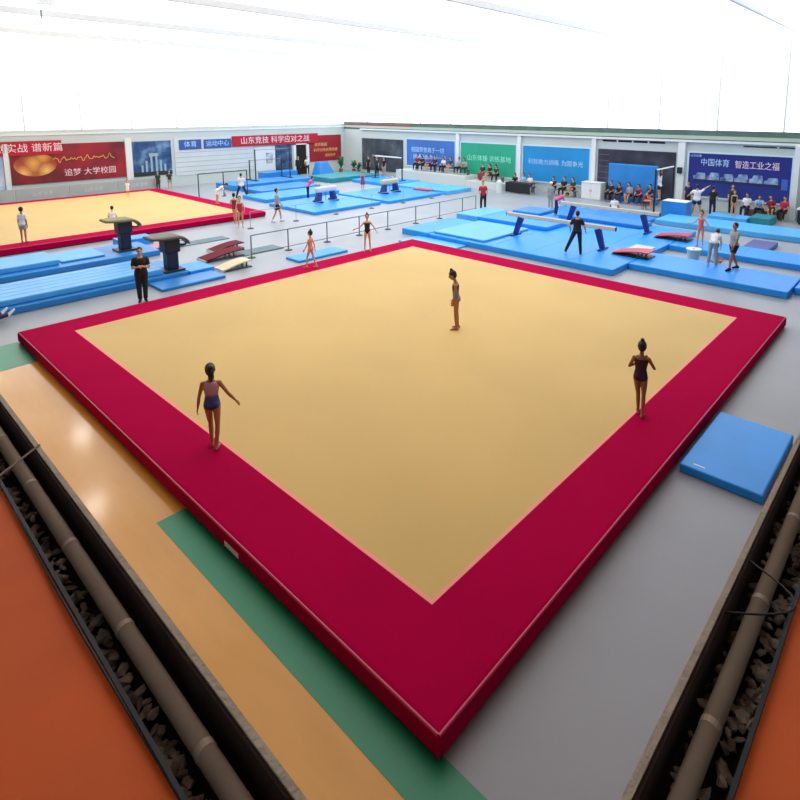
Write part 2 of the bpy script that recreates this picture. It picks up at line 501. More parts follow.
# ------------------------------------------------------------------ springboards
def springboard(x, y, rz, z, m_, label, L=1.2, W=.6):
    t = empty('springboard', (x, y, z), rz, label, 'springboard', 'springboards')
    n = 10
    bm = bmesh.new()
    rows = []
    for i in range(n + 1):
        s = i / n
        yy = (s - .5) * L
        zz = .05 + .17 * math.sin(s * PI * .55) ** 1.2
        rows.append([bm.verts.new((sx * W / 2, yy, zz + dz)) for dz in (0, .04) for sx in (-1, 1)])
    for a, b in zip(rows, rows[1:]):
        for (i, j) in ((0, 1), (1, 3), (3, 2), (2, 0)):
            bm.faces.new((a[i], a[j], b[j], b[i]))
    for r in (rows[0], rows[-1]):
        bm.faces.new((r[0], r[1], r[3], r[2]))
    link('top_board', bm, m_, t)
    boxo('base_board', (-W / 2, W / 2, -L / 2, L / 2, 0, .035), M_DMETAL, t)
    for sx in (-.18, .18):
        for yy in (.25, .42):
            tubeo('spring', (sx, yy, .035), (sx, yy, .2), .035, M_METAL, t, n=8)
    boxo('front_strip', (-W / 2, W / 2, -L / 2 - .012, -L / 2 + .06, .0, .09), M_WHITE, t)
    return t
springboard(4.75, -7.12, PI, -.043, M_RED, 'red springboard on the blue mat, nearer to the crimson border', 1.4, .75)
springboard(8.7, -7.22, PI, -.043, M_RED, 'red springboard beyond the other one, at the end of the farther beam', 1.4, .75)
springboard(-4.75, 6.1, -PI / 2, F, M_MAROON, 'maroon springboard lying farther from the crimson border, behind its twin', 1.3, .65)
springboard(-5.55, 4.95, -PI / 2, F + .03, M_MAROON, 'maroon springboard on the grey runway strip, nearer of the pair', 1.6, .7)
springboard(-5.95, 3.3, -PI / 2, F, mat('beige_wood', (216, 200, 160), .5), 'beige wooden springboard lying beside the crimson border', 1.1, .65)
springboard(-6.2, 8.3, -PI / 2, F + .03, mat('pink_board', (196, 130, 150), .5), 'pale pink springboard between the two vaulting tables', 1.2, .7)

# ------------------------------------------------------------------ vaulting tables
def vault(x, y, z, top, m_top, label):
    t = empty('vaulting_table', (x, y, z), 0, label, 'vaulting table', 'vaulting tables')
    h = top - z
    # tongue-shaped top: profile along x, drooping nose on the right with hollow below
    n = 16
    bm = bmesh.new()
    rings = []
    for i in range(n + 1):
        s = i / n
        xx = -.72 + 1.32 * s
        zt = h - .02 - (.30 * max(0, (s - .62) / .38) ** 2.2) + .02 * (1 - s)
        th = .10 + .05 * math.sin(PI * min(1, s * 1.1))
        hw = .46 * math.sqrt(max(0.06, 1 - max(0, (s - .8) / .24) ** 2)) * (0.82 + .18 * min(1, s / .3))
        ring = []
        for k in range(12):
            a = 2 * PI * k / 12
            cx_, sz_ = math.cos(a), math.sin(a)
            ring.append(bm.verts.new((xx, hw * math.copysign(abs(cx_) ** .5, cx_), zt - th / 2 + th / 2 * math.copysign(abs(sz_) ** .6, sz_))))
        rings.append(ring)
    for a, b in zip(rings, rings[1:]):
        for k in range(12):
            bm.faces.new((a[k], a[(k + 1) % 12], b[(k + 1) % 12], b[k]))
    bm.faces.new(rings[0][::-1]); bm.faces.new(rings[-1])
    link('padded_top', bm, m_top, t, True)
    # curled nose strut, visible as a loop below the nose
    bm = bmesh.new()
    poly_tube(bm, [(.58, 0, h - .36), (.54, 0, h - .44), (.40, 0, h - .44), (.22, 0, h - .36), (.12, 0, h - .2)], .035, 8)
    link('nose_strut', bm, M_DMETAL, t, True)
    bm = bmesh.new()
    box(bm, -.26, .26, -.26, .26, h - .62, h - .12, .05, 3)
    cx = link('upper_column', bm, mat('black_pad', (26, 28, 44), .5), t)
    bm = bmesh.new()
    box(bm, -.18, .2, -.2, .2, .06, h - .55, .04, 3)
    link('lower_column', bm, mat('navy_pad', (18, 26, 60), .5), t)
    boxo('base_plate', (-.35, .35, -.35, .35, 0, .07), M_DMETAL, t, .02)
    return t
M_VT = mat('olive_vault_top', (120, 116, 74), .55, .05, 3)
vault(-7.85, 8.2, -.07, 1.24, M_VT, 'vaulting table with olive tongue-shaped top, farther of the two')
vault(-7.9, 3.95, -.07 + .0, 1.2, mat('brown_vault_top', (84, 74, 62), .5, .05, 3), 'vaulting table with dark brown top, nearer of the two')

# ------------------------------------------------------------------ pommel horses
def pommel(x, y, z, m_body, label):
    t = empty('pommel_horse', (x, y, z), 0.08, label, 'pommel horse', 'pommel horses')
    bm = bmesh.new()
    box(bm, -.8, .8, -.18, .18, .58, .93, .12, 4)
    link('body', bm, m_body, t)
    for sx in (-.22, .22):
        bm = bmesh.new()
        poly_tube(bm, [(sx, -.14, .92), (sx, -.13, 1.02), (sx, -.07, 1.06), (sx, .07, 1.06), (sx, .13, 1.02), (sx, .14, .92)], .018, 8)
        link('handle', bm, M_WHITE, t, True)
    for sx in (-1, 1):
        bm = bmesh.new()
        box(bm, sx * .52 - .13, sx * .52 + .13, -.14, .14, .1, .6, .03)
        for v in bm.verts:
            if v.co.z < .3:
                v.co.x += sx * .1
                v.co.y *= 1.6
        link('leg', bm, M_NAVY, t)
        bm = bmesh.new()
        box(bm, sx * .62 - .08, sx * .62 + .08, -.42, .42, 0, .1, .02)
        link('foot', bm, M_NAVY, t)
    tubeo('chain', (0, 0, .05), (0, 0, .6), .015, M_DMETAL, t, n=6)
    return t
pommel(5.15, 12.4, -.1, mat('white_leather', (206, 206, 214), .5), 'pommel horse with pale grey body and navy legs, the left one')
pommel(10.3, 12.2, -.1, mat('tan_leather', (196, 188, 150), .5), 'pommel horse with tan body and navy legs, the right one')

# ------------------------------------------------------------------ railings
def railing(name, x0, x1, y, zt, npost, label, lower=None, m_=M_METAL, r=.022, base=True, xs=None):
    t = empty(name, ((x0 + x1) / 2, y, F), 0, label, 'railing', 'metal railings')
    h = zt - F
    c = (x0 + x1) / 2
    tubeo('top_rail', (x0 - c, 0, h), (x1 - c, 0, h), r, m_, t, n=8)
    if lower is not None:
        tubeo('lower_rail', (x0 - c, 0, lower), (x1 - c, 0, lower), r * .8, m_, t, n=8)
    xs = xs or [x0 + (x1 - x0) * k / (npost - 1) for k in range(npost)]
    for xx in xs:
        p = tubeo('post', (xx - c, 0, .02), (xx - c, 0, h), r * 1.15, m_, t, n=8)
        if base:
            bm = bmesh.new()
            bmesh.ops.create_cone(bm, cap_ends=True, segments=16, radius1=.17, radius2=.13, depth=.03, matrix=Matrix.Translation((xx - c, 0, .015)))
            link('base_disc', bm, M_DMETAL, p)
    return t
railing('barrier_railing', -4.72, 9.45, 4.15, .60, 9, 'long low metal railing running behind the near competition floor', .16, mat('railing_paint', (112, 132, 142), .4), .024, True, [-4.72, -3.05, -1.08, .75, 2.54, 4.48, 6.3, 8.2, 9.4])
railing('rope_barrier', -1.8, 11.2, 9.2, .55, 6, 'thin metal railing in front of the pommel horse mats', None, mat('thin_rail', (140, 156, 164), .4), .012)
railing('single_bar_railing', .9, 4.3, 20.0, 1.33, 3, 'tall dark single-bar railing behind the man in the white shirt', None, M_DMETAL, .03)

# uneven bars near the left wall
t = empty('uneven_bars', (8.2, 23.1, .127), 0, 'uneven bars with thin dark posts in front of the red wall banner', 'gymnastics bars')
for sx, hh, yy in ((-1.5, 2.35, -.2), (1.5, 2.35, -.2), (-1.4, 1.5, .8), (1.4, 1.5, .8)):
    tubeo('post', (sx, yy, 0), (sx, yy, hh), .045, M_DMETAL, t, n=8)
tubeo('high_rail', (-1.5, -.2, 2.3), (1.5, -.2, 2.3), .022, M_METAL, t, n=8)
tubeo('low_rail', (-1.4, .8, 1.45), (1.4, .8, 1.45), .022, M_METAL, t, n=8)
for sx in (-1.5, 1.5):
    boxo('base_foot', (sx - .06, sx + .06, -.5, 1.1, 0, .05), M_DMETAL, t)

# white high bar near the dark display panel
def highbar(x, y0, y1, z0, zt, label, m_):
    t = empty('high_bar', (x, (y0 + y1) / 2, z0), 0, label, 'gymnastics bar', 'high bars')
    L = abs(y1 - y0) / 2
    h = zt - z0
    tubeo('rail', (0, -L, h), (0, L, h), .045, m_, t, n=10)
    for s in (-1, 1):
        tubeo('post', (0, s * L, 0), (0, s * L, h + .04), .05, M_DMETAL, t, n=10)
        boxo('foot', (-.35, .35, s * L - .06, s * L + .06, 0, .05), M_DMETAL, t)
    return t
highbar(15.0, 15.76, 18.84, -.04, 1.74, 'high bar with thick white rail in front of the dark display panel', M_WHITE)
hb_ = highbar(15.9, -1.3, 1.3, F, 2.25, 'high bar with white rail and a child hanging from it', M_WHITE)
hb_.location = (15.85, -4.05, F)
hb_.rotation_euler = (0, 0, PI / 2)

# ------------------------------------------------------------------ left wall: banners and boards
M_RBAN = mat('red_banner_cloth', (172, 12, 44), .7, .05, .8)
M_LET = mat('white_lettering', (240, 214, 222), .6)
M_LETB = mat('pale_blue_lettering', (176, 214, 248), .6)
M_GOLD = mat('gold_lettering', (226, 176, 96), .6)
def board(name, x0, x1, z0, z1, m_, label, cat='banner', group='boards on the left wall', y=YL, th=.06, frame=None):
    t = empty(name, ((x0 + x1) / 2, y, z0), 0, label, cat, group)
    hx = (x1 - x0) / 2
    boxo('panel', (-hx, hx, -th, -.002, 0, z1 - z0), m_, t)
    if frame:
        for (a, b, c, d) in ((-hx - .1, -hx, 0, z1 - z0), (hx, hx + .1, 0, z1 - z0), (-hx - .1, hx + .1, z1 - z0, z1 - z0 + .1), (-hx - .1, hx + .1, -.1, 0)):
            boxo('frame', (a, b, -th - .03, -.002, c, d), frame, t)
    return t
# board art
M_ART = mat_ramp('red_gold_art', [(0.30, (58, 12, 30)), (0.46, (124, 18, 36)), (0.6, (158, 22, 36)), (0.8, (150, 30, 40))], 'noise', .5, rough=.6)
M_GLOWART = mat_ramp('gold_art', [(0.0, (236, 206, 120)), (0.25, (220, 160, 84)), (0.6, (168, 84, 40)), (1.0, (132, 30, 36))], 'voronoi', 1.1, rough=.6)
t = board('wall_billboard', -7.35, -.75, .74, 3.2, M_ART, 'dark red billboard with gold writing on the left wall')
bm = bmesh.new()
bmesh.ops.create_circle(bm, cap_ends=True, segments=40, radius=1.0)
for v in bm.verts:
    v.co = V((-2.0 + v.co.x * 1.15, -.066, 1.2 + v.co.y * .72))
link('gold_emblem', bm, M_GLOWART, t)
text('lettering', '追梦 大学校园', .5, (1.1, -.066, .55), 'L', M_LET, t)
bm = bmesh.new()
poly_tube(bm, [(-1.0 + 3.6 * i / 90, -.07, 1.45 + .06 * (i / 90) + .17 * math.sin(i * .55) * (.55 + .45 * math.sin(i * .17)) + .05 * math.sin(i * 1.31)) for i in range(91)], .022, 6)
link('gold_flourish', bm, M_GOLD, t)
t = board('wall_billboard', -12.5, -7.7, .5, 3.3, mat_ramp('pale_blue_poster', [(.3, (120, 150, 200)), (.6, (190, 205, 232)), (.8, (220, 228, 240))], 'noise', .8), 'pale blue billboard cut off by the left photo edge')
t = board('wall_billboard', -.25, 2.45, .66, 3.15, mat_ramp('night_city_poster', [(.3, (22, 44, 84)), (.5, (44, 84, 136)), (.7, (120, 160, 190))], 'noise', 1.2), 'dark blue billboard showing a pale gate building')
for dx, hh in ((-.75, .5), (-.45, .8), (-.1, 1.25), (.25, 1.25), (.55, .8), (.85, .5)):
    boxo('gate_column', (dx - .07, dx + .07, -.075, -.062, .3, .3 + hh), mat('gate_paint', (150, 178, 190), .7), t)
boxo('gate_lintel', (-.25, .4, -.076, -.062, 1.4, 1.62), mat('gate_paint', (150, 178, 190), .7), t)
boxo('dark_strip', (-1.35, 1.35, -.074, -.062, .02, .3), mat('poster_dark_green', (34, 44, 48), .7), t)  # dark green-grey strip along the poster's foot
def post(x0, x1, z0, z1, n):
    tag(boxo('trim_%d' % n, (x0, x1, YL - .14, YL, z0, z1), M_WHITE), kind='structure')
post(-7.68, -7.42, F, 3.3, 10); post(-.72, -.3, F, 3.4, 11)
post(13.0, 13.25, F, 2.75, 12); post(14.35, 14.6, F, 2.75, 13)
# red cloth banners
t = board('cloth_banner', -12.5, -4.55, 2.56, 3.44, M_RBAN, 'red cloth banner with white characters above the gold billboard', y=YL - .1, th=.03)
text('lettering', '刻苦训练 勇创实战 谱新篇', .58, (.7, -.034, .42), 'L', M_LET, t, sx=1.0)
t = board('cloth_banner', 7.25, 15.6, 2.45, 3.3, M_RBAN, 'long red cloth banner starting with a mountain character over the doorway', y=YL - .12, th=.03)
text('lettering', '山东竞技 科学应对之战', .62, (-.1, -.034, .42), 'L', M_LET, t, sx=1.05)
t = board('wall_notice_board', 14.75, 18.3, .75, 3.1, mat('dark_red_panel', (150, 20, 38), .6, .06, 1), 'square red notice board with rows of yellow characters beside the corner')
text('lettering', '敢拼敢赢', .36, (-.55, -.066, 1.5), 'L', M_GOLD, t)
text('lettering', '科学训练勇攀高峰', .34, (0, -.066, 1.0), 'L', M_GOLD, t)
text('lettering', '团结协作', .3, (.5, -.066, .5), 'L', M_GOLD, t)
# white corrugated wall boards
t = board('white_wall_panel', 2.7, 9.1, .5, 3.3, mat('panel_white', (206, 214, 216), .6, .03, 1), 'wide pale wall panel with thin grey lines and two blue signs', th=.05)
for k in range(5):
    boxo('line_strip', (-3.15, 3.15, -.062, -.05, .25 + .36 * k, .28 + .36 * k), mat('strip_grey', (158, 168, 170), .6), t)
M_SIGNB = mat('sign_blue', (44, 84, 158), .6, .05, 2)
t = board('blue_sign', 3.05, 4.75, 2.42, 3.15, M_SIGNB, 'small blue sign on the pale panel, left one', y=YL - .07, th=.03)
text('lettering', '体育', .5, (0, -.034, .36), 'L', M_LETB, t)
t = board('blue_sign', 4.95, 7.2, 2.42, 3.12, M_SIGNB, 'blue sign on the pale panel touching the long red banner', y=YL - .07, th=.03)
text('lettering', '运动中心', .48, (0, -.034, .35), 'L', M_LETB, t)
t = board('white_notice_board', 9.25, 11.15, .3, 2.3, mat('notice_white', (216, 224, 226), .6), 'white notice board with small grey drawing left of the dark doorway', th=.05)
boxo('drawing', (.1, .75, -.06, -.052, .6, 1.5), mat_ramp('drawing_grey', [(.35, (120, 136, 156)), (.6, (200, 208, 214))], 'noise', 5), t)
t = board('dark_display_case', 11.25, 12.85, .1, 2.4, mat_ramp('dark_window_art', [(.35, (18, 30, 54)), (.6, (60, 96, 136)), (.8, (140, 160, 180))], 'noise', 1.6), 'dark blue display case left of the doorway under the red banner', 'display case')
# doorway
tag(boxo('door_1', (13.25, 14.35, YL - .04, YL - .002, F, 2.35), mat('doorway_dark', (16, 14, 18), .8)), kind='structure')
tag(boxo('trim_14', (13.0, 14.6, YL - .14, YL, 2.35, 2.6), M_WHITE), kind='structure')
# low grey advertising boards behind the far floor
M_AD = mat('ad_board_grey', (168, 178, 176), .6, .06, .8)
for k in range(5):
    x0 = -13.2 + 2.85 * k
    t = empty('advertising_board', (x0 + 1.4, 26.05, F), 0,
              ['low grey advertising board cut off by the left photo edge, behind the far floor', 'low grey advertising board below the left white post', 'low grey advertising board below the gold emblem',
               'low grey advertising board below the middle of the gold writing', 'low grey advertising board below the white post beside the gate billboard'][k], 'advertising board', 'low grey boards behind the far floor')
    boxo('panel', (-1.4, 1.4, -.03, .03, 0, .9), M_AD, t)
    for sx in (-1.2, 1.2):
        boxo('foot', (sx - .03, sx + .03, -.25, .25, 0, .04), M_DMETAL, t)
    if k in (2, 3, 4):
        text('lettering', '山东体育', .28, (0, -.035, .5), 'L', mat('faded_white', (206, 212, 212), .6), t)

# ------------------------------------------------------------------ right wall: billboards
def rboard(name, y0, y1, z0, z1, m_, label, frame=M_WHITE, cat='billboard', th=.06):
    t = empty(name, (XR, (y0 + y1) / 2, z0), 0, label, cat, 'billboards on the right wall')
    hy = (y1 - y0) / 2
    boxo('panel', (-th, -.002, -hy, hy, 0, z1 - z0), m_, t)
    if frame:
        for nm, (a, b, c, d) in (('frame', (-hy - .09, -hy, 0, z1 - z0)), ('frame', (hy, hy + .09, 0, z1 - z0)), ('frame', (-hy - .09, hy + .09, z1 - z0, z1 - z0 + .09)), ('frame', (-hy - .09, hy + .09, -.09, 0))):
            boxo(nm, (-th - .03, -.002, a, b, c, d), frame, t)
    return t
M_FRB = mat('frame_pale', (196, 222, 234), .5)
t = rboard('billboard', 13.54, 18.9, .75, 2.95, mat('billboard_blue', (58, 108, 184), .6, .08, .8), 'blue billboard with two lines of pale characters', M_FRB)
text('lettering', '祖国荣誉高于一切', .46, (-.066, .3, 1.35), 'R', M_LETB, t)
text('lettering', '拼搏奉献争创一流', .46, (-.066, .1, .75), 'R', M_LETB, t)
t = rboard('billboard', 7.76, 12.92, .5, 2.9, mat('billboard_green', (30, 164, 128), .6, .05, .8), 'green billboard with one line of pale characters', M_FRB)
text('lettering', '山东体操 训练基地', .5, (-.066, -.1, 1.25), 'R', mat('pale_green_lettering', (150, 232, 200), .6), t)
t = rboard('billboard', 1.95, 7.15, .45, 2.9, mat('billboard_sky', (14, 140, 206), .6, .06, .8), 'sky blue billboard with one line of pale characters', M_FRB)
text('lettering', '科技助力训练 为国争光', .42, (-.066, .0, 1.35), 'R', M_LETB, t)
t = rboard('dark_wall_panel', -3.6, 1.36, .0, 2.95, mat_ramp('dark_panel', [(.3, (28, 30, 42)), (.55, (52, 54, 70)), (.8, (84, 84, 96))], 'noise', .9), 'dark panel behind the huge blue crash mat', None)
for k in range(7):
    boxo('shelf_edge', (-.09, -.06, 1.7, 2.4, .3 + .38 * k, .33 + .38 * k), mat('shelf_grey', (100, 100, 112), .6), t)
t = rboard('dark_wall_panel', 19.4, 24.7, .0, 2.85, mat_ramp('dark_panel_b', [(.3, (36, 42, 52)), (.55, (66, 74, 84)), (.8, (104, 112, 118))], 'noise', .9), 'dark panel behind the thick white high bar', None)
boxo('light_strip', (-.09, -.06, -2.2, 1.2, 1.25, 1.4), mat('strip_pale', (150, 156, 160), .6), t)
M_NBB = mat_ramp('billboard_navy', [(0.0, (40, 60, 140)), (0.35, (22, 38, 132)), (1.0, (16, 28, 118))], 'grad', axis='Z', lo=0, hi=2.5, rough=.5)
t = rboard('billboard', -9.62, -4.38, .5, 2.98, M_NBB, 'navy billboard with white characters above a row of pale vehicles', M_FRB)
text('lettering', '中国体育', .46, (-.066, 1.2, 1.95), 'R', M_LETB, t, sx=.85)
text('lettering', '智造工业之福', .46, (-.066, -.95, 1.92), 'R', M_LET, t, sx=.8)
text('small_lettering', '山东体育', .16, (-.066, 2.25, 2.32), 'R', M_LETB, t)
random.seed(3)
for k in range(6):
    # vehicle silhouettes printed in a row on the board
    yy = 2.0 - .74 * k
    bm = bmesh.new()
    hh = random.uniform(.34, .5)
    pr = [(-.34, 0), (.34, 0), (.34, hh * .5), (.2, hh * .55), (.12, hh), (-.3, hh), (-.34, hh * .6)]
    vs = [bm.verts.new((-.068, yy + a, .98 + b)) for a, b in pr]
    bm.faces.new(vs)
    link('printed_vehicle', bm, mat_ramp('vehicle_print', [(.3, (34, 52, 96)), (.5, (120, 150, 190)), (.75, (180, 200, 224))], 'noise', 3.5), t)
boxo('printed_ground', (-.067, -.061, -2.2, 2.3, .82, .98), mat('print_dark', (26, 34, 80), .6), t)
boxo('printed_panel', (-.067, -.061, -2.5, -2.2, .72, 1.3), mat('print_sky', (60, 100, 190), .6), t)
# pillars, vents
for n, (y0, y1) in enumerate(((13.05, 13.35), (7.3, 7.6), (1.5, 1.8), (-4.15, -3.75), (-10.0, -9.74))):
    tag(boxo('trim_%d' % (15 + n), (XR - .18 if n < 4 else XR - .35, XR, y0, y1, F, 3.6), M_WHITE), kind='structure')
for n, (y0, y1, z0, z1) in enumerate(((-2.9, 1.1, 3.43, 3.55), (-14, -7.2, 3.43, 3.5))):
    t = empty('vent_slot', (XR, (y0 + y1) / 2, z0), 0, ['long black vent slot above the dark panel and crash mat', 'long black vent slot above the navy billboard'][n], 'vent', 'vent slots')
    hy = (y1 - y0) / 2
    boxo('opening', (-.03, -.002, -hy, hy, 0, z1 - z0), M_BLACK, t)
    for k in range(1, 4):
        yy = -hy + 2 * hy * k / 4
        boxo('divider', (-.04, -.002, yy - .05, yy + .05, 0, z1 - z0), M_WHITE, t)
# red strip banner over the corner
t = empty('cloth_banner', (XR, 22.6, 3.78), 0, 'narrow red banner strip high on the right wall beside the corner', 'banner', 'banners on the right wall')
boxo('cloth', (-.04, -.002, -4.3, 4.3, 0, .3), M_RBAN, t)
# speaker on the pillar
t = empty('wall_speaker', (XR - .18, -3.95, 1.75), 0, 'small black speaker on the pillar left of the navy billboard', 'speaker')
boxo('body', (-.25, -.01, -.12, .12, 0, .36), M_BLACK, t, .02)
boxo('grille', (-.265, -.25, -.1, .1, .03, .33), M_DMETAL, t)
# platform under the spectators
tag(boxo('trim_32', (17.1, XR, 11.2, 18.6, F, .5), mat('plinth_white', (206, 212, 208), .6)), kind='structure')
tag(boxo('trim_21', (17.1, XR, 7.9, 11.18, F, .2), mat('plinth_white', (206, 212, 208), .6)), kind='structure')

# ------------------------------------------------------------------ furniture along the right wall
t = empty('white_cabinet', (18.1, 1.3, F), 0, 'white cabinet below the pillar beside the sky blue billboard', 'cabinet')
boxo('body', (-.35, .4, -.68, .68, 0, 1.08), mat('cabinet_white', (216, 220, 206), .5), t, .01)
for s in (-1, 1):
    d = boxo('door', (-.37, -.352, s * .34 - .32, s * .34 + .32, .05, 1.03), M_WHITE, t, .005)
    tubeo('handle', (-.39, s * .06, .5), (-.39, s * .06, .64), .012, M_METAL, d, n=6)
boxo('worktop', (-.4, .42, -.7, .7, 1.08, 1.11), M_WHITE, t)

def table(x, y, hx, hy, h, m_, label, cloth=False):
    t = empty('folding_table', (x, y, F), 0, label, 'table', 'tables by the right wall')
    boxo('tabletop', (-hx, hx, -hy, hy, h - .04, h), m_, t, .008)
    for sx in (-1, 1):
        for sy in (-1, 1):
            tubeo('leg', (sx * (hx - .06), sy * (hy - .06), 0), (sx * (hx - .06), sy * (hy - .06), h - .04), .02, M_DMETAL, t, n=8)
    if cloth:
        boxo('table_skirt', (-hx - .01, -hx + .01, -hy, hy, .08, h - .02), m_, t)
    return t
table(17.0, 6.2, .35, 1.0, .75, mat('black_cloth', (18, 20, 26), .7), 'black draped table below the sky blue billboard', True)

def bench(x, y, hy, h, m_, label, z=F, group='benches along the right wall'):
    t = empty('bench', (x, y, z), 0, label, 'bench', group)
    boxo('seat', (-.17, .17, -hy, hy, h - .05, h), m_, t, .01)
    for s in (-1, 1):
        boxo('leg', (-.15, .15, s * (hy - .2) - .03, s * (hy - .2) + .03, 0, h - .05), m_, t)
    return t
M_BW = mat('brown_bench_wood', (104, 72, 66), .5, .08, 3)
M_GB = mat('grey_bench_wood', (110, 112, 116), .5, .06, 3)
t = bench(17.9, -8.7, 1.0, .42, M_BW, 'dark brown bench with solid front below the navy billboard')
boxo('front_board', (-.19, -.17, -.95, .95, .05, .4), M_BW, t)
bench(17.95, 16.0, 1.2, .42, M_GB, 'bench on the platform below the blue billboard', .5)
bench(17.95, 12.9, 1.5, .42, M_GB, 'bench on the platform between the blue and green billboards', .5)
bench(17.95, 9.4, 1.2, .42, M_GB, 'bench on the platform below the green billboard', .2)
bench(17.95, 6.6, 1.0, .42, M_GB, 'bench behind the black draped table')
bench(17.95, 3.35, 1.0, .42, M_GB, 'bench left of the white cabinet')
bench(17.9, -1.2, 1.4, .42, M_GB, 'bench in front of the huge blue crash mat')
# right edge unit beyond the last pillar
t = empty('equipment_trolley', (17.6, -10.85, F), 0, 'dark trolley with white top at the right photo edge', 'trolley')
boxo('body', (-.4, .4, -.55, .55, .1, .75), M_DMETAL, t)
boxo('top', (-.43, .43, -.58, .58, .75, .83), M_WHITE, t, .01)
for sx in (-1, 1):
    for sy in (-1, 1):
        tubeo('wheel', (sx * .3 - .02, sy * .45, .05), (sx * .3 + .02, sy * .45, .05), .05, M_BLACK, t, n=12)
# water dispenser
t = empty('water_barrel', (16.2, 7.4, F), 0, 'white water barrel left of the black draped table', 'water barrel')
bm = bmesh.new()
tube(bm, (0, 0, 0), (0, 0, .75), .2, .2, 16)
link('barrel', bm, mat('barrel_plastic', (206, 224, 222), .4), t)
tubeo('lid', (0, 0, .75), (0, 0, .9), .17, M_WHITE, t, r1=.1, n=16)
# plastic tub in the gap
t = empty('plastic_tub', (6.55, -8.75, F), 0, 'pale blue plastic tub beside the bending boy', 'tub')
bm = bmesh.new()
tube(bm, (0, 0, 0), (0, 0, .4), .2, .26, 18)
link('tub', bm, mat('tub_plastic', (150, 200, 226), .35), t)
tubeo('lid', (0, 0, .4), (0, 0, .44), .28, M_WHITE, t, n=18)
tubeo('handle', (-.1, 0, .46), (.1, 0, .46), .02, M_WHITE, t, n=6)

# potted plants
def plant(x, y, z, h, label, n=26):
    t = empty('potted_plant', (x, y, z), random.random() * 6, label, 'plant', 'potted plants')
    tubeo('pot', (0, 0, 0), (0, 0, .3), .15, mat('terracotta', (150, 90, 66), .7), t, r1=.2, n=14)
    bm = bmesh.new()
    for k in range(n):
        a = random.random() * 2 * PI
        tip = V((math.cos(a) * .45, math.sin(a) * .45, 0)) * random.uniform(.4, 1.0)
        z1 = random.uniform(.5, 1.0) * h
        pts = [V((0, 0, .3)), V((tip.x * .35, tip.y * .35, z1 * .75)), V((tip.x * .8, tip.y * .8, z1)), V((tip.x, tip.y, z1 * .85))]
        side = V((-math.sin(a), math.cos(a), 0))
        prev = None
        for i, p in enumerate(pts):
            wd = (.02, .05, .05, .005)[i]
            cur = (bm.verts.new(p - side * wd), bm.verts.new(p + side * wd))
            if prev:
                bm.faces.new((prev[0], prev[1], cur[1], cur[0]))
            prev = cur
    link('leaves', bm, mat('leaf_green', (42, 104, 52), .5, .3, 4), t)
plant(17.4, 26.2, F, 1.5, 'tall potted plant in front of the red notice board')
plant(18.1, 25.2, F, 1.3, 'potted plant in the hall corner, second from the red notice board')
plant(17.9, 24.3, F, 1.0, 'shorter potted plant beside the dark panel near the corner')

# ------------------------------------------------------------------ gallery where the viewer stands
M_CONC = mat('kerb_concrete', (186, 172, 154), .8, .1, 6, bump=.4, bscale=40)
M_PIPE = mat('old_pipe', (176, 160, 142), .55, .08, 5)
M_DARK = mat('gutter_dark', (26, 20, 18), .9, .2, 8)
M_ORNG = mat('orange_floor', (240, 104, 24), .6, .06, 2)
M_DEB = mat_ramp('dusty_plastic', [(.3, (60, 52, 44)), (.5, (150, 138, 120)), (.72, (214, 206, 190))], 'noise', 7, rough=.45)
KX, KY = -15.45, -15.31
def L_band(name, o, i_, z0, z1, m_, kind='structure'):
    """an L-shaped band following the gallery edge between offsets o (hall side) and i_ (gallery side)"""
    bm = bmesh.new()
    pts = [(KX - o, 6.0), (KX - o, KY - o), (6.0, KY - o), (6.0, KY - i_), (KX - i_, KY - i_), (KX - i_, 6.0)]
    a = [bm.verts.new((x, y, z0)) for x, y in pts]
    b = [bm.verts.new((x, y, z1)) for x, y in pts]
    # split the concave L top and bottom into two quads each
    for r in (a, b):
        bm.faces.new((r[0], r[1], r[4], r[5]))
        bm.faces.new((r[1], r[2], r[3], r[4]))
    for k in range(6):
        bm.faces.new((a[k], a[(k + 1) % 6], b[(k + 1) % 6], b[k]))
    ob = link(name, bm, m_)
    return tag(ob, kind=kind)
L_band('trim_22', 0.0, .022, 3.1, 3.6, M_CONC)
L_band('trim_31', .022, .034, 3.1, 3.592, mat('dark_brown_lining', (48, 32, 28), .9, .2, 8))  # dark brown band over the kerb's inner face
L_band('floor_gallery_gutter', .034, .215, 3.1, 3.44, M_DARK)
L_band('trim_23', .215, .228, 3.1, 3.6, M_DMETAL)
L_band('floor_gallery', .228, 3.5, 3.1, 3.58, M_ORNG)
for nm, (p0, p1), lab in (('gutter_pipe', ((KX - .105, 5.9, 3.53), (KX - .105, KY - .05, 3.53)), 'long grey pipe in the dark gutter at the lower left'),
                          ('gutter_pipe', ((KX - .0, KY - .11, 3.53), (5.9, KY - .11, 3.53)), 'long grey pipe in the dark gutter at the lower right')):
    p0, p1 = V(p0), V(p1)
    t = empty(nm, p0, 0, lab, 'pipe', 'pipes in the gallery gutters')
    tubeo('tube', (0, 0, 0), p1 - p0, .031, M_PIPE, t, n=20, smooth=True)
    d = (p1 - p0).normalized()
    L = (p1 - p0).length
    k = .35
    while k < L - .3:
        tubeo('collar', d * k, d * (k + .025), .0325, M_PIPE, t, n=20)
        k += .62
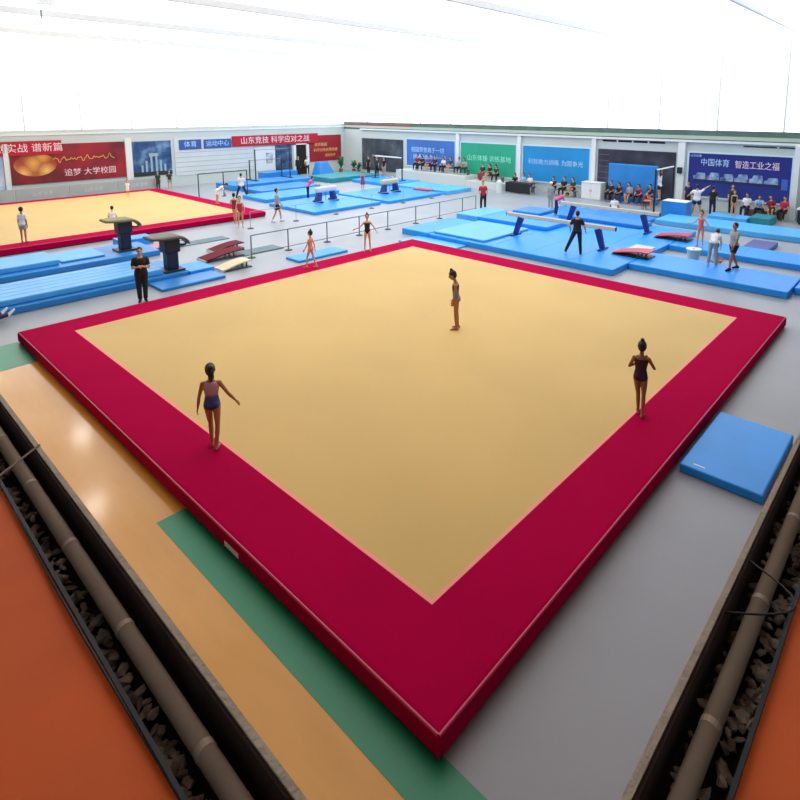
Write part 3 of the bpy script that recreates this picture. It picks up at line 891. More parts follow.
# crumpled plastic and dust filling the gutters: uncountable litter
def debris(name, p0, p1, wid, n, label):
    bm = bmesh.new()
    p0, p1 = V(p0), V(p1)
    d = (p1 - p0)
    L = d.length
    d.normalize()
    s = V((d.y, -d.x, 0))
    for k in range(n):
        c = p0 + d * random.uniform(0, L) + s * random.uniform(-wid, wid)
        r = random.uniform(.008, .02)
        mtx = Matrix.Translation(c + V((0, 0, random.uniform(.0, .02)))) @ Matrix.Rotation(random.random() * 6, 4, 'Z') @ Matrix.Diagonal((r * random.uniform(.8, 2.4), r, r * random.uniform(.4, 1.0), 1))
        res = bmesh.ops.create_icosphere(bm, subdivisions=1, radius=1, matrix=mtx)
        for v in res['verts']:
            v.co += V((random.uniform(-1, 1), random.uniform(-1, 1), random.uniform(-1, 1))) * r * .35
    return tag(link(name, bm, M_DEB), label, 'litter', None, 'stuff')
debris('crumpled_litter', (KX - .175, KY + .05, 3.45), (KX - .175, -9.5, 3.45), .035, 520, 'crumpled dusty plastic litter filling the lower left gutter')
debris('crumpled_litter', (-15.2, KY - .175, 3.45), (-9.5, KY - .175, 3.45), .035, 520, 'crumpled dusty plastic litter filling the lower right gutter')
debris('crumpled_litter', (-15.2, KY - .06, 3.445), (-9.5, KY - .06, 3.445), .012, 90, 'dusty scraps beside the pipe along the right kerb')
# cross bars and a cable
t = tubeo('cross_bar', (KX - .24, -12.37, 3.60), (KX + .0, -12.19, 3.605), .006, mat('rusty_bar', (140, 118, 100), .6), None, n=8)
tag(t, 'thin pale bar lying across the left gutter', 'bar')
bm = bmesh.new()
pts = [(-14.05 + .34 * s, KY - .03 - .2 * math.sin(s * PI), 3.585 + .03 * math.sin(s * PI)) for s in [i / 12 for i in range(13)]]
poly_tube(bm, pts, .004, 6)
tag(link('loose_cable', bm, M_BLACK, None, True), 'thin dark cable looping over the pipe at the lower right', 'cable')
bm = bmesh.new()
pts = [(KX - .232 + .006 * math.sin(i * .9), -15.2 + .32 * i, 3.595 + .003 * math.sin(i * 1.7)) for i in range(20)]
poly_tube(bm, pts, .004, 6)
tag(link('loose_cable', bm, M_BLACK, None, True), 'thin black cable running along the orange floor edge', 'cable')

# lamps below the roof that mirror in the yellow floor
def lamp(x, y, label):
    t = empty('high_bay_lamp', (x, y, ZR - .75), 0, label, 'lamp', 'high bay lamps')
    tubeo('shade', (0, 0, .0), (0, 0, .35), .42, mat('lamp_shade', (210, 212, 214), .3), t, r1=.14, n=24)
    tubeo('lens', (0, 0, -.03), (0, 0, .0), .38, mat_emit('lamp_light', (1, .97, .9), 24), t, n=24)
    tubeo('stem', (0, 0, .35), (0, 0, .75), .03, M_METAL, t, n=8)
lamp(-8.79, 12.54, 'round roof lamp above the back vault lane')
lamp(-10.05, 6.91, 'round roof lamp above the front vault lane')

# ------------------------------------------------------------------ people
ICO = {}
def ico(sub):
    if sub not in ICO:
        b = bmesh.new()
        bmesh.ops.create_icosphere(b, subdivisions=sub, radius=1)
        ICO[sub] = ([v.co.copy() for v in b.verts], [[v.index for v in f.verts] for f in b.faces])
        b.free()
    return ICO[sub]

class Solid:
    """collects overlapping closed shapes and fuses them into one continuous skin"""
    def __init__(s): s.v, s.f = [], []
    def ball(s, c, r, basis=None, sub=2):
        vs, fs = ico(sub)
        o = len(s.v)
        r = V(r) if isinstance(r, (tuple, list, Vector)) else V((r, r, r))
        for p in vs:
            q = V((p.x * r.x, p.y * r.y, p.z * r.z))
            if basis is not None: q = basis @ q
            s.v.append(V(c) + q)
        s.f += [[i + o for i in f] for f in fs]
    def limb(s, p0, r0, p1, r1, caps=(True, True), n=12):
        p0, p1 = V(p0), V(p1)
        d = (p1 - p0).normalized()
        a = V((0, 0, 1)) if abs(d.z) < .9 else V((1, 0, 0))
        e1 = d.cross(a).normalized(); e2 = d.cross(e1)
        o = len(s.v)
        for p, r in ((p0, r0), (p1, r1)):
            for k in range(n):
                t = 2 * PI * k / n
                s.v.append(p + (e1 * math.cos(t) + e2 * math.sin(t)) * r)
        for k in range(n):
            s.f.append([o + k, o + (k + 1) % n, o + n + (k + 1) % n, o + n + k])
        s.f.append([o + k for k in range(n)][::-1]); s.f.append([o + n + k for k in range(n)])
        if caps[0]: s.ball(p0, r0, sub=2)
        if caps[1]: s.ball(p1, r1, sub=2)
    def loft(s, rings, r, f, n=16):
        o = len(s.v)
        for c, rx, ry in rings:
            for k in range(n):
                t = 2 * PI * k / n
                s.v.append(V(c) + r * (rx * math.cos(t)) + f * (ry * math.sin(t)))
        m_ = len(rings)
        for i in range(m_ - 1):
            for k in range(n):
                s.f.append([o + i * n + k, o + i * n + (k + 1) % n, o + (i + 1) * n + (k + 1) % n, o + (i + 1) * n + k])
        s.f.append([o + k for k in range(n)][::-1]); s.f.append([o + (m_ - 1) * n + k for k in range(n)])
    def build(s, name, voxel, sc=1.0, off=None, smooth=4, sf=.5):
        me = bpy.data.meshes.new('tmp')
        me.from_pydata([v * sc + (off or V((0, 0, 0))) for v in s.v], [], s.f)
        bm = bmesh.new(); bm.from_mesh(me)
        bmesh.ops.recalc_face_normals(bm, faces=bm.faces)
        bm.to_mesh(me); bm.free()
        o = bpy.data.objects.new('tmp', me); COL.objects.link(o)
        md = o.modifiers.new('r', 'REMESH'); md.mode = 'VOXEL'; md.voxel_size = voxel; md.use_smooth_shade = True
        if smooth:
            sm = o.modifiers.new('s', 'SMOOTH'); sm.factor = sf; sm.iterations = smooth
        dg = bpy.context.evaluated_depsgraph_get()
        res = bpy.data.meshes.new_from_object(o.evaluated_get(dg))
        bpy.data.objects.remove(o); bpy.data.meshes.remove(me)
        res.name = name
        return res

def U(v): return V(v).normalized()
DOWN = V((0, 0, -1))
# torso profile: height along spine, half width, half depth
TORSO = [(-.11, .075, .07), (-.07, .135, .09), (0, .158, .105), (.08, .14, .095), (.16, .122, .086), (.25, .137, .095), (.34, .155, .1), (.41, .15, .09), (.455, .11, .07), (.49, .06, .055)]
def P(**k):
    d = dict(lean=(0, 0, 1), head=(0, 0, 1), look=None, armL=((-.12, 0, -1), (-.06, .12, -1)), armR=((.12, 0, -1), (.06, .12, -1)),
             legL=((-.03, 0, -1), (0, 0, -1)), legR=((.03, 0, -1), (0, 0, -1)), footL=None, footR=None, seat=None)
    d.update(k)
    return d
POSES = {
    'stand': P(),
    'walk_out': P(lean=(0, .02, 1), armL=((-.28, -.05, -1), (-.16, .02, -1)), armR=((.62, .0, -1), (.75, .1, -1)), legL=((.06, .16, -1), (.03, -.1, -1)), legR=((.02, -.12, -1), (-.06, -.22, -1))),
    'bowed': P(lean=(0, .04, 1), head=(0, .45, 1), armL=((-.06, .02, -1), (.12, .3, -1)), armR=((.06, .02, -1), (-.12, .3, -1)), legL=((0, .05, -1), (.0, -.06, -1)), legR=((0, -.03, -1), (0, -.1, -1))),
    'folded': P(armL=((-.38, .3, -1), (.85, .55, .3)), armR=((.55, .3, -1), (-.5, .75, .55)), legL=((.12, .08, -1), (.05, .0, -1)), legR=((.02, -.12, -1), (-.02, -.35, -1))),
    'front_hands': P(head=(0, .12, 1), armL=((-.22, .1, -1), (.75, .55, .25)), armR=((.22, .1, -1), (-.75, .55, .25)), legL=((0, 0, -1), (.03, 0, -1)), legR=((0, 0, -1), (-.03, 0, -1))),
    'arms_out': P(armL=((-.75, 0, -1), (-.55, .1, -1)), armR=((.8, .05, -.9), (1.0, .15, -.35)), legL=((-.08, 0, -1), (-.05, 0, -1)), legR=((.08, 0, -1), (.05, 0, -1))),
    'hip': P(lean=(.05, 0, 1), armL=((-.35, -.05, -1), (.1, .5, -.9)), armR=((.3, 0, -1), (-.3, .6, -.7)), legL=((-.05, 0, -1), (0, 0, -1)), legR=((.1, .05, -1), (0, 0, -1))),
    'wide': P(armL=((-.5, .05, -1), (.1, .35, -1)), armR=((.45, .05, -1), (.25, .3, -1)), legL=((-.42, 0, -1), (-.42, 0, -1)), legR=((.1, .02, -1), (.08, 0, -1))),
    'stride': P(armL=((-.4, .1, -1), (-.2, .4, -1)), armR=((.4, .1, -1), (.3, .3, -1)), legL=((-.35, .1, -1), (-.3, -.05, -1)), legR=((.45, .05, -1), (.25, -.1, -1))),
    'walk': P(armL=((-.2, .3, -1), (0, .6, -1)), armR=((.2, -.3, -1), (.1, -.1, -1)), legL=((0, .35, -1), (0, .1, -1)), legR=((0, -.2, -1), (0, -.45, -1))),
    'raise': P(armL=((-.6, .3, -.6), (-.4, .5, -.4)), armR=((.5, .5, .5), (.7, .6, .5)), legL=((-.15, 0, -1), (-.1, 0, -1)), legR=((.2, 0, -1), (.12, 0, -1))),
    'bend': P(lean=(0, .9, .62), head=(0, .9, .4), armL=((-.1, .35, -1), (0, .3, -1)), armR=((.1, .35, -1), (0, .3, -1)), legL=((-.08, -.05, -1), (-.05, -.1, -1)), legR=((.08, .15, -1), (.05, -.1, -1))),
    'lean': P(lean=(0, .55, 1), head=(0, .5, 1), armL=((-.1, .8, -.7), (.05, .9, -.4)), armR=((.1, .8, -.7), (-.05, .9, -.4))),
    'sit': P(lean=(0, -.05, 1), head=(0, .1, 1), armL=((-.12, .25, -1), (.12, 1, -.15)), armR=((.12, .25, -1), (-.12, 1, -.15)), legL=((-.15, 1, 0), (-.02, .05, -1)), legR=((.15, 1, 0), (.02, .05, -1)), seat=.45),
    'sit_fwd': P(lean=(0, .3, 1), head=(0, .35, 1), armL=((-.15, .5, -.9), (.35, .9, -.2)), armR=((.15, .5, -.9), (-.35, .9, -.2)), legL=((-.25, 1, 0), (-.05, .15, -1)), legR=((.25, 1, 0), (.05, .15, -1)), seat=.45),
    'sit_side': P(lean=(.12, -.05, 1), head=(.2, .1, 1), armL=((-.3, .2, -1), (.4, .9, .1)), armR=((.25, .1, -1), (0, .8, -.4)), legL=((-.05, 1, .05), (.05, .1, -1)), legR=((.1, 1, .1), (-.25, .15, -1)), seat=.45),
    'cross': P(lean=(0, .18, 1), head=(0, .3, 1), armL=((-.3, .25, -1), (.3, .9, -.3)), armR=((.3, .25, -1), (-.3, .9, -.3)), legL=((-.75, .7, .18), (.95, .15, -.3)), legR=((.75, .7, .18), (-.95, .15, -.3)), seat=0.0),
    'sit_legs': P(lean=(0, -.25, 1), head=(0, .0, 1), armL=((-.3, -.35, -1), (-.1, -.1, -1)), armR=((.3, -.35, -1), (.1, -.1, -1)), legL=((-.1, 1, -.02), (-.05, 1, -.03)), legR=((.1, 1, -.02), (.05, 1, -.03)), seat=0.0),
    'hang': P(armL=((-.2, 0, 1), (.05, 0, 1)), armR=((.2, 0, 1), (-.05, 0, 1)), legL=((0, .05, -1), (0, -.1, -1)), legR=((.05, .05, -1), (0, -.1, -1))),
}

def skeleton(p, hs, slim):
    J = {}
    t = U(p['lean']); r = V((1, 0, 0))
    r = (r - t * r.dot(t)).normalized()
    f = t.cross(r).normalized()
    J['t'], J['r'], J['f'] = t, r, f
    J['pelvis'] = V((0, 0, 0))
    J['neck'] = t * .485
    hd = U(p['head'])
    J['hd'] = hd
    J['head'] = J['neck'] + hd * (.075 + .115 * hs) + f * .015
    hr = (r - hd * r.dot(hd)).normalized()
    J['hb'] = Matrix((hr, hd.cross(hr), hd)).transposed()
    for s, k in ((-1, 'L'), (1, 'R')):
        J['hip' + k] = r * s * .085 * slim - t * .03
        a, b = U(p['leg' + k][0]), U(p['leg' + k][1])
        J['knee' + k] = J['hip' + k] + a * .42
        J['ankle' + k] = J['knee' + k] + b * .41
        J['shd' + k] = t * .415 + r * s * .165 * slim
        a2, b2 = U(p['arm' + k][0]), U(p['arm' + k][1])
        J['elb' + k] = J['shd' + k] + a2 * .28
        J['wri' + k] = J['elb' + k] + b2 * .235
        J['fd' + k] = b2
        ft = p['foot' + k]
        if ft is None:
            ft = V((s * .2, 1, 0)) if abs(b.z) > .5 else V((b.x, b.y, .9))
        J['ft' + k] = U(ft)
        J['shin' + k] = b
    return J

def foot(S, J, k, g=0.0):
    a = J['ankle' + k]; d = J['ft' + k]
    dn = V((0, 0, -1)) if abs(J['shin' + k].z) > .5 else J['shin' + k]
    heel = a + dn * .045 - d * .04
    ball = a + dn * .055 + d * .11
    toe = a + dn * .06 + d * .165
    S.limb(a + dn * .0, .036 + g, heel, .032 + g)
    S.limb(a + dn * .01, .034 + g, ball, .028 + g)
    S.limb(heel, .032 + g, ball, .03 + g)
    S.limb(ball, .03 + g, toe, .022 + g)

def hand(S, J, k, fr):
    w = J['wri' + k]; d = J['fd' + k]
    s = -1 if k == 'L' else 1
    inward = V((-s, .15, 0))
    n = (inward - d * inward.dot(d))
    n = n.normalized() if n.length > .2 else V((0, 1, 0))
    side = d.cross(n).normalized()
    if side.dot(J['f']) < 0: side = -side          # thumb side points forward
    B = Matrix((side, n, d)).transposed()
    S.ball(w + d * .045, (.04, .017, .05), B)
    for i, L in enumerate((.068, .078, .072, .056)):
        o = (1.5 - i) * .021
        p0 = w + d * .078 + side * o
        p1 = p0 + (d * .95 + n * .25 + side * o * 1.5).normalized() * L * .55
        p2 = p1 + (d * .8 + n * .6).normalized() * L * .5
        S.limb(p0, fr, p1, fr * .95, n=8); S.limb(p1, fr * .95, p2, fr * .8, n=8)
    p0 = w + d * .03 + side * .032
    p1 = p0 + (side * .75 + d * .6 + n * .2).normalized() * .04
    p2 = p1 + (side * .25 + d * .9 + n * .35).normalized() * .032
    S.limb(p0, fr * 1.2, p1, fr * 1.1, n=8); S.limb(p1, fr * 1.1, p2, fr * .9, n=8)

def torso(S, J, g, lo, hi, slim, n=18):
    rings = []
    for h, rx, ry in TORSO:
        if lo - 1e-6 <= h <= hi + 1e-6:
            rings.append((J['t'] * h + J['f'] * (.012 * math.sin((h + .05) * 6) - (.01 if h < .03 else 0)), rx * slim + g, ry * slim + g))
    S.loft(rings, J['r'], J['f'], n)

def body_mesh(J, hs, slim, vox):
    S = Solid()
    torso(S, J, 0, -1, 1, slim)
    t, r, f = J['t'], J['r'], J['f']
    for s in (-1, 1):   # seat muscles and shoulder blades give the trunk its form
        S.ball(r * s * .07 * slim - f * .045 - t * .02, (.085 * slim, .08 * slim, .09))
        S.ball(r * s * .075 * slim + f * .02 + t * .3, (.075 * slim, .075 * slim, .09))
    S.limb(J['neck'] - t * .05, .058 * slim, J['neck'] + J['hd'] * .08, .048 * slim)
    hb = J['hb']; hc = J['head']
    S.ball(hc + hb @ V((0, -.01, .015)) * hs, V((.074, .092, .1)) * hs, hb, 3)
    S.ball(hc + hb @ V((0, .022, -.045)) * hs, V((.056, .062, .07)) * hs, hb)          # jaw
    S.ball(hc + hb @ V((0, .05, -.09)) * hs, V((.022, .02, .018)) * hs, hb)            # chin
    S.limb(hc + hb @ V((0, .08, .012)) * hs, .01 * hs, hc + hb @ V((0, .1, -.022)) * hs, .015 * hs, n=8)   # nose
    S.ball(hc + hb @ V((0, .076, -.055)) * hs, V((.024, .012, .009)) * hs, hb)         # lips
    S.ball(hc + hb @ V((0, .07, .03)) * hs, V((.05, .014, .012)) * hs, hb)             # brow
    for s in (-1, 1):
        S.ball(hc + hb @ V((s * .076, -.005, -.01)) * hs, V((.012, .02, .03)) * hs, hb)
        k = 'L' if s < 0 else 'R'
        S.ball(J['shd' + k], .052 * slim)
        S.limb(t * .43 + r * s * .05, .045 * slim, J['shd' + k], .045 * slim)
        S.limb(J['shd' + k], .046 * slim, J['elb' + k], .035 * slim)
        S.limb(J['elb' + k], .035 * slim, J['elb' + k].lerp(J['wri' + k], .35), .036 * slim)
        S.limb(J['elb' + k].lerp(J['wri' + k], .35), .036 * slim, J['wri' + k], .022 * slim)
        hand(S, J, k, max(.0085, vox * .62))
        S.limb(J['hip' + k], .088 * slim, J['hip' + k].lerp(J['knee' + k], .5), .072 * slim)
        S.limb(J['hip' + k].lerp(J['knee' + k], .5), .072 * slim, J['knee' + k], .05 * slim)
        cal = J['knee' + k].lerp(J['ankle' + k], .3)
        S.limb(J['knee' + k], .05 * slim, cal, .052 * slim)
        S.limb(cal, .052 * slim, J['ankle' + k], .032 * slim)
        foot(S, J, k)
    return S

def garment(J, kind, slim, hs):
    S = Solid(); r = J['r']; t = J['t']
    if kind in ('leotard', 'tank_leotard'):
        torso(S, J, .008, -.11, .455 if kind == 'tank_leotard' else .41, slim)
        for s in (-1, 1):
            S.ball(r * s * .07 * slim - J['f'] * .045 - t * .02, (.085 * slim + .008, .08 * slim + .008, .088))
            S.ball(r * s * .075 * slim + J['f'] * .02 + t * .3, (.075 * slim + .008, .075 * slim + .008, .09))
            k = 'L' if s < 0 else 'R'
            S.limb(t * .36 + r * s * .085, .05 * slim, t * .455 + r * s * .085, .03 * slim)
    elif kind in ('t_shirt', 'jacket'):
        torso(S, J, .026, -.11, .455, slim)
        for s, k in ((-1, 'L'), (1, 'R')):
            S.ball(r * s * .07 * slim - J['f'] * .045 - t * .02, (.085 * slim + .02, .08 * slim + .02, .088))
            S.limb(t * .425 + r * s * .06, .06 * slim, J['shd' + k], .064 * slim)
            if kind == 't_shirt':
                S.limb(J['shd' + k], .062 * slim, J['shd' + k].lerp(J['elb' + k], .7), .06 * slim, (True, False))
            else:
                S.limb(J['shd' + k], .062 * slim, J['elb' + k], .052 * slim)
                S.limb(J['elb' + k], .052 * slim, J['wri' + k], .042 * slim, (True, False))
    elif kind in ('shorts', 'trousers'):
        torso(S, J, .022, -.11, .08, slim)
        for s, k in ((-1, 'L'), (1, 'R')):
            S.ball(r * s * .07 * slim - J['f'] * .045 - t * .02, (.085 * slim + .016, .08 * slim + .016, .09))
            if kind == 'shorts':
                S.limb(J['hip' + k], .106 * slim, J['hip' + k].lerp(J['knee' + k], .62), .098 * slim, (True, False))
            else:
                S.limb(J['hip' + k], .104 * slim, J['knee' + k], .074 * slim)
                S.limb(J['knee' + k], .074 * slim, J['ankle' + k], .06 * slim, (True, False))
    elif kind == 'dress':
        torso(S, J, .016, -.11, .455, slim)
        S.loft([(t * .16, .125, .09), (t * 0, .17, .12), (t * -.2, .2, .15), (t * -.38, .215, .165)], r, J['f'])
    return S

def hair_solid(J, hs, style):
    S = Solid(); hb = J['hb']; hc = J['head']
    S.ball(hc + hb @ V((0, -.027, .032)) * hs, V((.084, .096, .1)) * hs, hb, 3)
    S.ball(hc + hb @ V((0, -.045, -.01)) * hs, V((.078, .07, .085)) * hs, hb, 2)
    if style == 'bun':
        S.ball(hc + hb @ V((0, -.1, .11)) * hs, V((.045, .045, .042)) * hs, hb)
    elif style == 'highbun':
        S.ball(hc + hb @ V((.0, -.035, .14)) * hs, V((.04, .04, .042)) * hs, hb)
    elif style == 'pony':
        a = hc + hb @ V((0, -.1, .06)) * hs
        b = hc + hb @ V((0, -.16, -.04)) * hs
        c = hc + hb @ V((0, -.13, -.17)) * hs
        S.limb(a, .028, b, .035); S.limb(b, .035, c, .018)
    elif style == 'loose':
        S.ball(hc + hb @ V((.02, -.1, .07)) * hs, V((.055, .05, .05)) * hs, hb)
        S.limb(hc + hb @ V((0, -.08, .0)) * hs, .06, hc + hb @ V((.02, -.1, -.15)) * hs, .035)
        S.limb(hc + hb @ V((.03, -.09, -.02)) * hs, .045, hc + hb @ V((.05, -.08, -.12)) * hs, .025)
    elif style == 'long':
        S.limb(hc + hb @ V((0, -.06, .03)) * hs, .075, hc + hb @ V((0, -.09, -.18)) * hs, .055)
    return S

def build_figure(pose, H=1.7, hs=1.0, slim=1.0, vox=.014, wear=(), hair='short', eyes=False, hat=None):
    """meshes of one figure in its own frame, feet (or seat) at the origin, facing +y"""
    p = POSES[pose]
    J = skeleton(p, hs, slim)
    sc = H / 1.70
    S = body_mesh(J, hs, slim, vox / sc)
    if p['seat'] is None:
        if pose == 'hang':
            off = V((0, 0, 0))
        else:
            off = V((0, 0, -min(v.z for v in S.v) * sc))
    elif p['seat'] == 0.0:
        off = V((0, 0, -min(v.z for v in S.v) * sc))
    else:
        off = V((0, 0, p['seat'] + .115 * sc))
    if pose != 'hang':
        # centre the stance over the origin
        if p['seat'] is None:
            mid = (J['ankleL'] + J['ankleR']) * .5
            off += V((-mid.x * sc, -mid.y * sc, 0))
    out = [('body', S.build('body', vox, sc, off), None)]
    for kind, mt in wear:
        if kind == 'shoe':
            for k in 'LR':
                S2 = Solid(); foot(S2, J, k, .01)
                out.append(('shoe', S2.build('shoe', vox, sc, off, 2), mt))
            continue
        S2 = garment(J, kind, slim, hs)
        out.append((kind, S2.build(kind, vox, sc, off, 3), mt))
    S3 = hair_solid(J, hs, hair)
    out.append(('hair', S3.build('hair', min(vox, .011), sc, off, 2), M_HAIR))
    if hat:
        S4 = Solid()
        S4.ball(J['head'] + J['hb'] @ V((0, -.01, .07)) * hs, V((.098, .108, .075)) * hs, J['hb'], 3)
        S4.ball(J['head'] + J['hb'] @ V((0, .09, .055)) * hs, V((.07, .07, .01)) * hs, J['hb'], 2)
        out.append(('cap', S4.build('cap', min(vox, .011), sc, off, 1), hat))
    if eyes:
        for s in (-1, 1):
            bm = bmesh.new()
            c = (J['head'] + J['hb'] @ V((s * .03, .078, .008)) * hs) * sc + off
            bmesh.ops.create_icosphere(bm, subdivisions=2, radius=.009, matrix=Matrix.Translation(c))
            me = bpy.data.meshes.new('eye'); bm.to_mesh(me); bm.free()
            out.append(('eye', me, M_BLACK))
    return out

def place(parts, loc, rz, label, group=None, skin=None):
    t = empty('person', loc, rz, label, 'person', group)
    for nm, me, mt in parts:
        if not me.materials:
            me.materials.append(mt or skin or M_SKIN)
        o = bpy.data.objects.new(nm, me)
        COL.objects.link(o)
        o.parent = t
        m_use = mt if mt is not None else (skin or M_SKIN)
        if me.materials[0] != m_use:
            o.material_slots[0].link = 'OBJECT'
            o.material_slots[0].material = m_use
    return t

def cloth(name, c): return mat(name, c, .75, .06, 9)
C_BLK = cloth('black_cotton', (20, 20, 26)); C_WHT = cloth('white_cotton', (228, 228, 232)); C_NVY = cloth('navy_cotton', (24, 34, 78))
C_RED = cloth('red_cotton', (178, 40, 66)); C_GRY = cloth('grey_cotton', (150, 156, 158)); C_DGR = cloth('dark_green_cotton', (34, 58, 48))
C_PNK = cloth('pink_cotton', (220, 90, 140)); C_PUR = cloth('purple_cotton', (110, 70, 130)); C_BLU = cloth('light_blue_cotton', (140, 190, 226))
C_COR = cloth('coral_lycra', (226, 96, 96)); C_LPK = cloth('pink_lycra', (214, 120, 126)); C_DRD = cloth('dark_red_lycra', (130, 30, 50))
C_DPR = cloth('dark_plum_lycra', (52, 12, 34)); C_BGY = cloth('grey_lycra', (128, 122, 140))
C_TWO = mat_ramp('pink_and_blue_lycra', [(0.0, (26, 18, 50)), (.14, (26, 18, 50)), (.28, (40, 60, 130)), (.5, (54, 80, 150)), (.62, (186, 130, 150)), (1.0, (214, 168, 176))], 'grad', axis='Z', lo=.62, hi=1.14, rough=.5)
C_DRK2 = mat_ramp('black_and_grey_lycra', [(0.0, (150, 132, 128)), (.35, (128, 124, 142)), (.55, (110, 108, 130)), (.7, (30, 24, 44)), (1.0, (24, 20, 34))], 'grad', axis='Z', lo=.7, hi=1.25, rough=.5)

# ---- three girls on the near floor
place(build_figure('walk_out', 1.38, 1.16, .96, .008, [('tank_leotard', C_TWO)], 'loose', True), (-12.14, -7.34, 0), -.62,
      'girl in a pink and blue leotard walking away on the crimson border, arms apart', 'gymnasts on the near floor', M_SKIN2)
place(build_figure('bowed', 1.46, 1.17, .98, .008, [('leotard', C_DRK2)], 'highbun', True), (-5.57, -6.98, 0), .69,
      'girl with bowed head in dark and grey leotard, mid beige floor', 'gymnasts on the near floor', M_SKIN2)
place(build_figure('folded', 1.34, 1.17, .95, .008, [('leotard', C_DPR)], 'highbun', True), (-6.56, -12.09, 0), -1.2,
      'girl with folded arms in a dark plum leotard on the right crimson border', 'gymnasts on the near floor', mat('brown_skin', (150, 92, 60), .55, .03, 6))
# ---- people around it
place(build_figure('front_hands', 1.63, 1.02, 1.05, .011, [('t_shirt', C_BLK), ('trousers', C_BLK), ('shoe', C_BLK)], 'long', True), (-9.63, 1.95, F), -3.5,
      'woman in black T-shirt and black trousers standing left of the near floor, facing us', 'coaches')
place(build_figure('walk', 1.3, 1.15, .86, .011, [('leotard', C_LPK)], 'highbun', True), (-4.63, .37, 0), .43,
      'small girl in a pink leotard on the back border of the near floor', 'gymnasts behind the near floor')
place(build_figure('arms_out', 1.42, 1.13, .86, .011, [('leotard', C_BLK)], 'highbun', True), (-1.74, .75, 0), -3.85,
      'girl in a black leotard with arms spread at the back border of the near floor', 'gymnasts behind the near floor')
place(build_figure('wide', 1.66, 1.0, .98, .011, [('t_shirt', C_BLK), ('trousers', C_BLK), ('shoe', C_BLK)], 'short'), (3.4, -5.3, -.043), -1.08,
      'man in black seen from behind, legs apart, in front of the nearer balance beam', 'coaches')
place(build_figure('hip', 1.66, 1.0, 1.0, .014, [('t_shirt', C_RED), ('trousers', C_BLK), ('shoe', C_BLK)], 'short'), (9.94, 4.04, F), -4.06,
      'man in red shirt and black trousers standing below the green billboard', 'coaches')
place(build_figure('stand', 1.44, 1.1, .9, .014, [('t_shirt', C_WHT), ('shorts', C_GRY)], 'short'), (-10.23, 12.3, 0), -.73,
      'child in white shirt and grey shorts at the left of the far floor', 'children on the far floor', M_SKIN2)
place(build_figure('cross', 1.4, 1.1, .95, .014, [('t_shirt', C_WHT), ('shorts', C_GRY)], 'short'), (-6.2, 14.3, 0), -.55,
      'boy in white shirt sitting on the far floor behind the olive vaulting table', 'children on the far floor')
place(build_figure('stand', 1.05, 1.2, .9, .016, [('t_shirt', C_WHT), ('shorts', C_WHT)], 'short'), (-2.53, 22.3, 0), -3.49,
      'tiny child in white near the back edge of the far floor', 'children on the far floor')
place(build_figure('stand', 1.35, 1.1, .95, .016, [('t_shirt', C_DGR), ('trousers', C_DGR)], 'short'), (.75, 25.75, F), -3.4,
      'child in dark green clothes below the gate billboard, left of two', 'children by the left wall')
place(build_figure('hip', 1.35, 1.1, .95, .016, [('t_shirt', C_DGR), ('shorts', C_GRY)], 'short'), (1.6, 25.85, F), -3.4,
      'child in dark green top and grey shorts below the gate billboard, right of two', 'children by the left wall')
place(build_figure('bend', 1.45, 1.15, .9, .016, [('t_shirt', C_WHT), ('shorts', C_WHT)], 'short'), (-.12, 15.7, 0), -2.04,
      'child in white bending forward on the right border of the far floor', 'children on the far floor')
place(build_figure('folded', 1.5, 1.12, .86, .014, [('leotard', C_DRD)], 'bun'), (-1.64, 10.9, F), -.49,
      'girl in a dark red leotard by the corner of the far floor, left of two', 'girls by the far floor corner')
place(build_figure('hip', 1.5, 1.12, .86, .014, [('leotard', C_RED)], 'pony'), (-2.0, 9.75, F), -3.64,
      'girl in a bright red leotard by the corner of the far floor, right of two', 'girls by the far floor corner')
place(build_figure('stride', 1.62, 1.0, 1.0, .016, [('t_shirt', C_WHT), ('trousers', C_NVY), ('shoe', C_BLK)], 'short'), (3.0, 18.45, -.02 if False else F), -.51,
      'man in white shirt and navy trousers striding beside the wide blue mats', 'people by the pommel horses')
p_r = place(build_figure('walk', 1.72, 1.0, .95, .014, [('t_shirt', C_GRY), ('shorts', C_BLK), ('shoe', C_WHT)], 'short'), (.01, 9.75, F), -2.14,
      'person in grey shirt and black shorts walking right of the far floor corner', 'people by the pommel horses')
place(build_figure('lean', 1.5, 1.05, .95, .016, [('t_shirt', C_PNK), ('trousers', C_BLK)], 'short'), (5.6, 14.85, F), -2.0,
      'child in pink shirt leaning forward behind the left pommel horse', 'people by the pommel horses')
place(build_figure('stand', 1.3, 1.1, .92, .016, [('dress', C_PUR)], 'pony'), (10.6, 15.3, F), -3.86,
      'girl in purple dress standing behind the right pommel horse', 'people by the pommel horses')
place(build_figure('stand', 1.68, 1, 1, .018, [('jacket', C_BLK), ('trousers', C_BLK)], 'short'), (12.9, 26.4, F), -3.8,
      'person in black at the dark doorway', 'people in the doorway')
place(build_figure('hip', 1.6, 1, .95, .018, [('t_shirt', C_WHT), ('trousers', C_BLK)], 'short'), (13.9, 26.5, F), -3.8,
      'person in white shirt and black trousers inside the dark doorway', 'people in the doorway')
place(build_figure('stand', 1.55, 1.08, .95, .014, [('t_shirt', C_GRY), ('trousers', C_GRY), ('shoe', C_WHT)], 'short', hat=C_WHT), (12.8, 1.3, F), -4.18,
      'child in grey clothes with a white cap below the sky blue billboard', 'people by the far beam')
place(build_figure('cross', 1.62, 1.0, 1.0, .014, [('t_shirt', C_WHT), ('shorts', C_BLK)], 'short'), (14.73, -1.71, F), -1.14,
      'person in white T-shirt sitting on the floor in front of the blue crash mat', 'people by the far beam')
